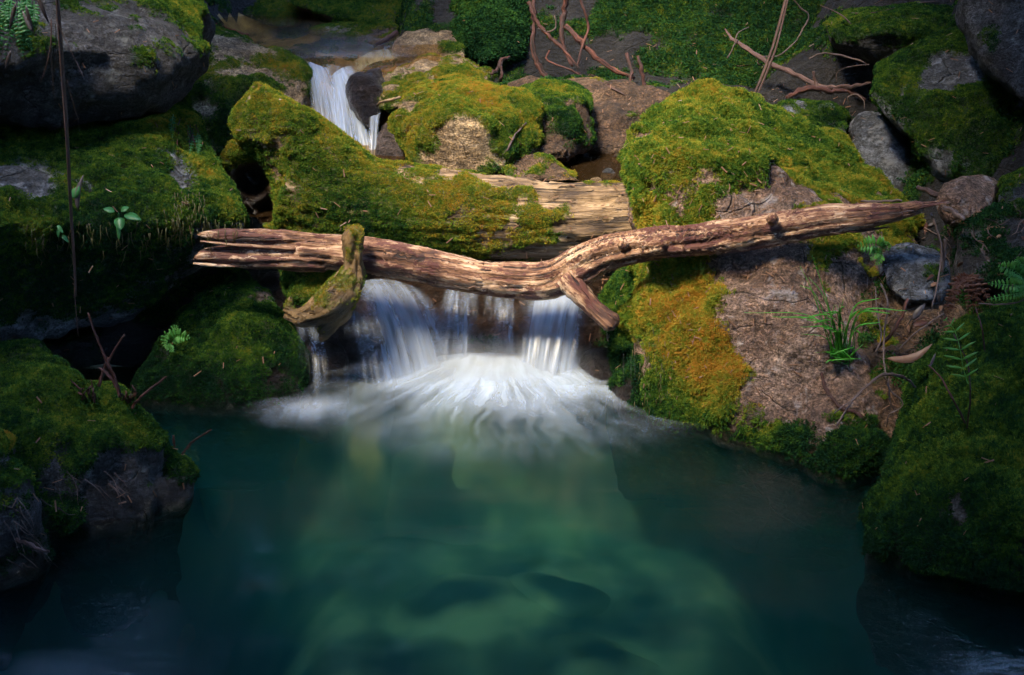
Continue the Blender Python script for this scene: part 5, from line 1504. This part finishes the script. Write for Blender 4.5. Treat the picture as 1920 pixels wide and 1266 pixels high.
# hanging foliage, top left corner
for k, (lb, q, L) in enumerate([('curtain of hanging fern moss in the top left corner', (10, 70), 8), ('hanging fern moss streamer beside the bark shreds', (58, 60), 5), ('tuft of leaves hanging above the dark boulder, top edge', (135, -5), 4), ('second hanging leaf tuft at the top edge', (190, -10), 3)]):
    e = empty('hanging_fern', P(q[0], q[1] - 60, 3.9), lb, 'fern')
    for j in range(L):
        x = q[0] + rr.gauss(0, 14); y0 = q[1] - 70 + rr.uniform(-15, 15)
        ln = rr.uniform(60, 130) if k < 2 else rr.uniform(30, 60)
        frond(e, [(x, y0, 3.95), (x + rr.uniform(-6, 6), y0 + ln * 0.5, 3.88), (x + rr.uniform(-14, 14), y0 + ln, 3.9)], 12, 'seedling_leaf', 13)
for k, (x0, y0, x1, y1) in enumerate([(48, 10, 62, 65), (30, 5, 15, 60), (70, -10, 90, 45), (20, 95, 8, 135), (60, 60, 40, 20)]):
    leaf_thing(x0, y0, x1, y1, 3.8, 0.010, 'grey_leaf', ['grey blue leaf high in the top left corner, by the bark ribbon', 'grey leaf hanging at the very corner, top left', 'grey leaf touching the bark ribbon at the top edge', 'small grey leaf low in the hanging moss, left edge', 'grey leaf slanting in the hanging moss'][k], up=Vector((0.2, -1, 0.1)))

# needles, bark crumbs and leaf bits lying about on the moss
lv_, lf_ = [], []
r7 = random.Random(77)
for k in range(900):
    px, py = (r7.gauss(1350, 170), r7.gauss(420, 200)) if k < 420 else (r7.uniform(0, 1920), r7.uniform(0, 1000))
    h = cast(px, py)
    if h is None or h[0].z < 0.03: continue
    n = h[2].normalized()
    u = n.cross(Vector((r7.gauss(0, 1), r7.gauss(0, 1), r7.gauss(0, 1)))).normalized()
    u = (u + n * r7.uniform(-0.1, 0.35)).normalized()
    w = n.cross(u).normalized()
    L, W = r7.uniform(0.008, 0.030), r7.uniform(0.0008, 0.0024)
    p = h[0] + n * r7.uniform(0.006, 0.014)
    o = len(lv_)
    for sgn in (0, 1):
        q = p + u * L * sgn
        lv_ += [q - w * W, q + w * W, q + n * W * 0.8]
    lf_ += [(o, o + 1, o + 4, o + 3), (o + 1, o + 2, o + 5, o + 4), (o + 2, o, o + 3, o + 5), (o, o + 2, o + 1), (o + 3, o + 4, o + 5)]
link('leaf_litter', new_mesh('leaf_litter', lv_, lf_, False), M['dead_leaf'], kind='stuff', label='brown needles and leaf crumbs strewn over the moss')
sv_, sf_ = [], []
for k in range(260):
    px, py = r7.choice([(r7.uniform(300, 455), r7.gauss(425, 14)), (r7.uniform(40, 320), r7.gauss(440, 14)), (r7.uniform(320, 380), r7.gauss(380, 18)), (r7.uniform(1190, 1260), r7.gauss(700, 40))])
    h = cast(px, py)
    if h is None or not 3.7 < h[0].y < 4.8: continue
    p = h[0] + h[2] * 0.012
    ln = r7.uniform(0.02, 0.06)
    pts = [p, p + Vector((r7.gauss(0, .004), -0.004, -ln * 0.5)), p + Vector((r7.gauss(0, .008), -0.002, -ln))]
    v, f, g = tube(pts, [0.0016, 0.0013, 0.0006], 4)
    o = len(sv_)
    sv_ += v; sf_ += [tuple(i + o for i in q) for q in f]
link('hanging_moss', new_mesh('hanging_moss', sv_, sf_), leaf_mat('hanging_moss', (0.035, 0.05, 0.014), (0.10, 0.085, 0.02)), kind='stuff', label='ragged moss strands hanging from the edges of the boulders')

# ------------------------------------------------------------------ moss coats (real tufts, too many and too small to count)
def tuft_mesh(kind, seed):
    r = random.Random(seed)
    v, f = [], []

    def blade(b, d, L, w, bend):
        s = d.cross(Vector((r.uniform(-1, 1), r.uniform(-1, 1), r.uniform(-1, 1)))).normalized()
        o = len(v)
        m = b + d * (L * 0.5) + bend * (L * 0.12)
        t = b + d * L + bend * (L * 0.45)
        v.extend([b - s * w * 0.25, b + s * w * 0.25, m + s * w * 0.5, m - s * w * 0.5, t])
        f.extend([(o, o + 1, o + 2, o + 3), (o + 3, o + 2, o + 4)])

    if kind == 'cushion':
        for _ in range(15):
            a, q = r.uniform(0, 6.28), 0.011 * math.sqrt(r.random())
            b = Vector((math.cos(a) * q, math.sin(a) * q, -0.003))
            d = Vector((math.cos(a) * r.uniform(0, 0.9), math.sin(a) * r.uniform(0, 0.9), 1)).normalized()
            L = r.uniform(0.009, 0.016)
            blade(b, d, L, 0.0034, Vector((r.uniform(-1, 1), r.uniform(-1, 1), -0.3)))
            for k in range(2):
                d2 = (d + Vector((r.uniform(-1, 1), r.uniform(-1, 1), 0.1))).normalized()
                blade(b + d * L * r.uniform(0.3, 0.7), d2, L * 0.5, 0.0030, Vector((0, 0, -0.3)))
    elif kind == 'shaggy':
        for _ in range(11):
            a, q = r.uniform(0, 6.28), 0.012 * math.sqrt(r.random())
            b = Vector((math.cos(a) * q, math.sin(a) * q, -0.004))
            d = Vector((math.cos(a) * r.uniform(0, 0.7), math.sin(a) * r.uniform(0, 0.7), 1)).normalized()
            L = r.uniform(0.014, 0.026)
            bend = Vector((r.uniform(-.7, .7), r.uniform(-.7, .7), 0))
            blade(b, d, L, 0.0036, bend)
            for k in range(4):
                d2 = (d * 0.6 + Vector((r.uniform(-1, 1), r.uniform(-1, 1), r.uniform(-0.2, 0.6)))).normalized()
                blade(b + d * L * (0.25 + 0.18 * k), d2, L * 0.36, 0.0030, bend * 0.5)
    else:
        for _ in range(11):
            a, q = r.uniform(0, 6.28), 0.016 * math.sqrt(r.random())
            b = Vector((math.cos(a) * q, math.sin(a) * q, r.uniform(0.0, 0.016)))
            d = Vector((math.cos(a), math.sin(a), r.uniform(-0.1, 0.7))).normalized()
            blade(b, d, r.uniform(0.009, 0.015), 0.0085, Vector((0, 0, -0.35)))
    return new_mesh('tuft_' + kind, v, f, False)


TUFT = {}
for kind, mt in (('cushion', 'moss'), ('shaggy', 'moss'), ('ivy', 'ground_cover')):
    c = bpy.data.collections.new('tufts_' + kind)
    for k in range(5):
        me = tuft_mesh(kind, 50 + k)
        me.materials.append(M[mt])
        c.objects.link(bpy.data.objects.new('tuft_%s_%d' % (kind, k), me))
    TUFT[kind] = c

ng = bpy.data.node_groups.new('moss_scatter', 'GeometryNodeTree')
for nm, ty in (('Geometry', 'NodeSocketGeometry'), ('Density', 'NodeSocketFloat'), ('Scale', 'NodeSocketFloat'), ('Tufts', 'NodeSocketCollection'), ('Seed', 'NodeSocketInt')):
    ng.interface.new_socket(nm, in_out='INPUT', socket_type=ty)
ng.interface.new_socket('Geometry', in_out='OUTPUT', socket_type='NodeSocketGeometry')
gi, go = ng.nodes.new('NodeGroupInput'), ng.nodes.new('NodeGroupOutput')


def gn(kind, **kw):
    o = ng.nodes.new(kind)
    for k, v in kw.items(): setattr(o, k, v)
    return o


def named(nm, ty):
    o = gn('GeometryNodeInputNamedAttribute', data_type=ty)
    o.inputs['Name'].default_value = nm
    return o.outputs['Attribute']


L_ = ng.links.new
dist = gn('GeometryNodeDistributePointsOnFaces', distribute_method='RANDOM')
mul = gn('ShaderNodeMath', operation='MULTIPLY')
L_(named('coat', 'FLOAT'), mul.inputs[0]); L_(gi.outputs['Density'], mul.inputs[1])
L_(gi.outputs['Geometry'], dist.inputs['Mesh']); L_(mul.outputs[0], dist.inputs['Density']); L_(gi.outputs['Seed'], dist.inputs['Seed'])
ci = gn('GeometryNodeCollectionInfo')
ci.inputs['Separate Children'].default_value = True
ci.inputs['Reset Children'].default_value = True
L_(gi.outputs['Tufts'], ci.inputs['Collection'])
iop = gn('GeometryNodeInstanceOnPoints')
iop.inputs['Pick Instance'].default_value = True
L_(dist.outputs['Points'], iop.inputs['Points']); L_(ci.outputs[0], iop.inputs['Instance'])
al = gn('FunctionNodeAlignRotationToVector', axis='Z')
L_(named('mdir', 'FLOAT_VECTOR'), al.inputs['Vector'])
rv = gn('FunctionNodeRandomValue', data_type='FLOAT')
rv.inputs[3].default_value = 6.283
ax = gn('FunctionNodeAxisAngleToRotation')
L_(rv.outputs[1], ax.inputs['Angle'])
rot = gn('FunctionNodeRotateRotation', rotation_space='LOCAL')
L_(al.outputs[0], rot.inputs[0]); L_(ax.outputs[0], rot.inputs[1]); L_(rot.outputs[0], iop.inputs['Rotation'])
rs = gn('FunctionNodeRandomValue', data_type='FLOAT')
rs.inputs[2].default_value, rs.inputs[3].default_value = 0.4, 1.35
rs.inputs['Seed'].default_value = 4
m2 = gn('ShaderNodeMath', operation='MULTIPLY')
L_(rs.outputs[1], m2.inputs[0]); L_(gi.outputs['Scale'], m2.inputs[1]); L_(m2.outputs[0], iop.inputs['Scale'])
st = gn('GeometryNodeStoreNamedAttribute', data_type='FLOAT', domain='INSTANCE')
st.inputs['Name'].default_value = 'rnd'
rr2 = gn('FunctionNodeRandomValue', data_type='FLOAT')
rr2.inputs['Seed'].default_value = 9
L_(rr2.outputs[1], [s for s in st.inputs if s.name == 'Value'][0])
L_(iop.outputs[0], st.inputs['Geometry']); L_(st.outputs[0], go.inputs[0])
sock = {i.name: i.identifier for i in ng.interface.items_tree if i.in_out == 'INPUT'}
for k, (o, me, dens, kind, sc_, lab) in enumerate(MOSS):
    m = bpy.data.objects.new('moss' if kind != 'ivy' else 'ground_cover', me)
    COL.objects.link(m)
    m.parent = o
    m['kind'] = 'stuff'
    md = m.modifiers.new('tufts', 'NODES')
    md.node_group = ng
    md[sock['Density']] = float(dens) * 2.0
    md[sock['Scale']] = float(sc_) * 0.60
    md[sock['Tufts']] = TUFT[kind]
    md[sock['Seed']] = k

# ------------------------------------------------------------------ unseen trees added to shade the edges, crowns cut open for the sun
GAP = Vector((-0.05, 5.2, 0.4))                  # the sunlit spot


def gap_dist(p):
    d = p - GAP
    d = d - SUN_DIR * d.dot(SUN_DIR)
    d.y *= 0.55
    d.x *= 1.05
    return d.length


def tree(label, x, y, h, crown, seed, leaves=19000, r0=0.22, size=1.0, squash=0.45):
    r = random.Random(seed)
    z0 = float(terrain_h(np.array([x]), np.array([y]))[0]) - 0.2
    e = empty('added_shade_tree', (x, y, z0), label, 'tree', 'added shade trees around the pool')
    top = Vector((x + r.uniform(-.3, .3), y + r.uniform(-.3, .3), z0 + h))
    s = spline([(x, y, z0), (x + r.uniform(-.15, .15), y + r.uniform(-.15, .15), z0 + h * 0.4), tuple(top)], 6)
    v, f, g = tube([Vector(a) for a in s], [r0 * (1 - 0.75 * i / len(s)) for i in range(len(s))], 12, jag=0.05, seed=seed)
    me = new_mesh('trunk', v, f); attr(me, 'gco', g, 'FLOAT_VECTOR')
    tr = link('trunk', me, M['bark'], parent=e)
    cv, cf = [], []
    for cx, cy, cz, R in crown:
        c = Vector((cx, cy, cz))
        st_ = Vector(s[int(len(s) * 0.6)])
        v, f, g = tube([st_, st_.lerp(c, 0.5) + Vector((0, 0, 0.2)), c], [0.07, 0.045, 0.02], 7)
        lm = new_mesh('limb', v, f); attr(lm, 'gco', g, 'FLOAT_VECTOR')
        link('limb', lm, M['bark'], parent=e)
        for _ in range(int(leaves / len(crown))):
            while True:
                q = Vector((r.uniform(-1, 1), r.uniform(-1, 1), r.uniform(-1, 1)))
                if q.length < 1: break
            p = c + Vector((q.x * R, q.y * R, q.z * R * squash))
            gd = gap_dist(p)
            if gd < 1.12 + r.uniform(-0.25, 0.3): continue  # no leaves along the sun path, so the middle stays lit
            n = Vector((r.gauss(0, .5), r.gauss(0, .5), 1)).normalized()
            u = n.cross(Vector((r.gauss(0, 1), r.gauss(0, 1), r.gauss(0, 1)))).normalized()
            w = n.cross(u)
            L, W = r.uniform(0.09, 0.15) * size, r.uniform(0.035, 0.055) * size
            o = len(cv)
            cv += [p - u * L * .5, p + w * W - n * 0.01, p + u * L * .5, p - w * W - n * 0.01]
            cf.append((o, o + 1, o + 2, o + 3))
    link('crown', new_mesh('crown', cv, cf, False), M['tree_leaf'], parent=e)


tree('tall added shade tree on the left bank, outside the picture', -4.2, 4.5, 6.5, [(-3.4, 4.6, 4.8, 1.5), (-3.8, 6.4, 5.2, 1.6), (-4.2, 2.8, 5.0, 1.6), (-3.0, 3.2, 5.6, 1.2), (-2.9, 5.8, 5.4, 1.3)], 1)
tree('tall added shade tree on the right bank, outside the picture', 3.8, 4.4, 6.8, [(2.6, 4.4, 4.8, 1.5), (3.2, 6.0, 5.2, 1.6), (2.4, 2.8, 4.8, 1.4), (3.4, 3.0, 5.4, 1.5), (1.9, 5.6, 5.2, 1.2)], 2, leaves=2500)
tree('added shade tree behind the photographer, to the left', -2.6, -1.2, 6.8, [(-2.6, -0.4, 5.4, 1.6), (-3.6, 1.0, 5.2, 1.5), (-1.0, -0.8, 5.8, 1.5), (-3.2, -1.8, 5.0, 1.5)], 3)
tree('added shade tree behind the photographer, to the right', 2.4, -0.8, 6.8, [(1.8, 0.4, 5.2, 1.5), (2.9, 1.4, 5.2, 1.6), (0.6, -0.4, 5.8, 1.5), (3.0, -1.6, 5.0, 1.6), (1.4, 2.2, 5.4, 1.0)], 4)
tree('leaning added shade tree on the right, its crown above the pool', 4.6, 2.4, 6.4, [(0.35, 2.5, 5.2, 1.15), (-0.3, 0.9, 5.3, 1.25), (0.7, 4.1, 5.2, 1.2), (0.3, 5.8, 5.5, 1.2), (1.6, 1.0, 5.0, 1.2)], 7)  # crown added to keep the sun off the right side
tree('added shade tree on the far bank, beyond the top of the picture', 1.6, 11.0, 7.0, [(0.8, 9.6, 5.6, 1.6), (2.4, 9.2, 5.6, 1.7), (1.6, 7.8, 5.8, 1.4), (-0.6, 10.2, 6.0, 1.5)], 5, leaves=2500)
tree('added shade tree at the head of the stream, beyond the top of the picture', -2.8, 11.2, 7.0, [(-2.4, 9.6, 5.8, 1.6), (-3.6, 8.6, 5.6, 1.6), (-1.2, 10.8, 6.0, 1.4), (-3.4, 10.6, 5.4, 1.5)], 6, leaves=2500)
for k, (x, y, lb) in enumerate([(-7.0, 0.5, 'bushy added shade tree far left, level with the photographer'), (-7.6, 4.6, 'bushy added shade tree far left, level with the falls'), (-6.4, 9.0, 'bushy added shade tree behind the top left boulder, out of view'),
                                (-2.6, 14.0, 'bushy added shade tree up the valley, left of the stream'), (0.3, 13.2, 'bushy added shade tree up the valley, straight behind the falls'), (3.6, 14.0, 'bushy added shade tree up the valley, right of the stream'), (6.6, 10.0, 'bushy added shade tree behind the top right boulder, out of view'),
                                (7.6, 5.2, 'bushy added shade tree far right, level with the falls'), (7.0, 0.8, 'bushy added shade tree far right, level with the photographer'), (4.2, -4.2, 'bushy added shade tree behind the photographer, right of the path'),
                                (0.2, -5.6, 'bushy added shade tree straight behind the photographer'), (-4.2, -4.4, 'bushy added shade tree behind the photographer, left of the path')]):
    zb = float(terrain_h(np.array([x]), np.array([y]))[0])  # ring of unseen trees, added to block the low skylight
    tree(lb, x, y, 7.5, [(x + dx, y + dy, zb + dz * (1.25 if y > 8 else 1.0), 2.1) for dx, dy, dz in ((0.4, 0.3, 1.2), (-0.5, 0.9, 2.8), (0.6, -0.9, 3.2), (-0.2, -0.2, 5.0), (0.3, 0.8, 6.4), (-0.4, -1.0, 6.8))], 20 + k, leaves=3000 if (x > 3 and y < 8) else 11000, size=2.2, squash=0.8)
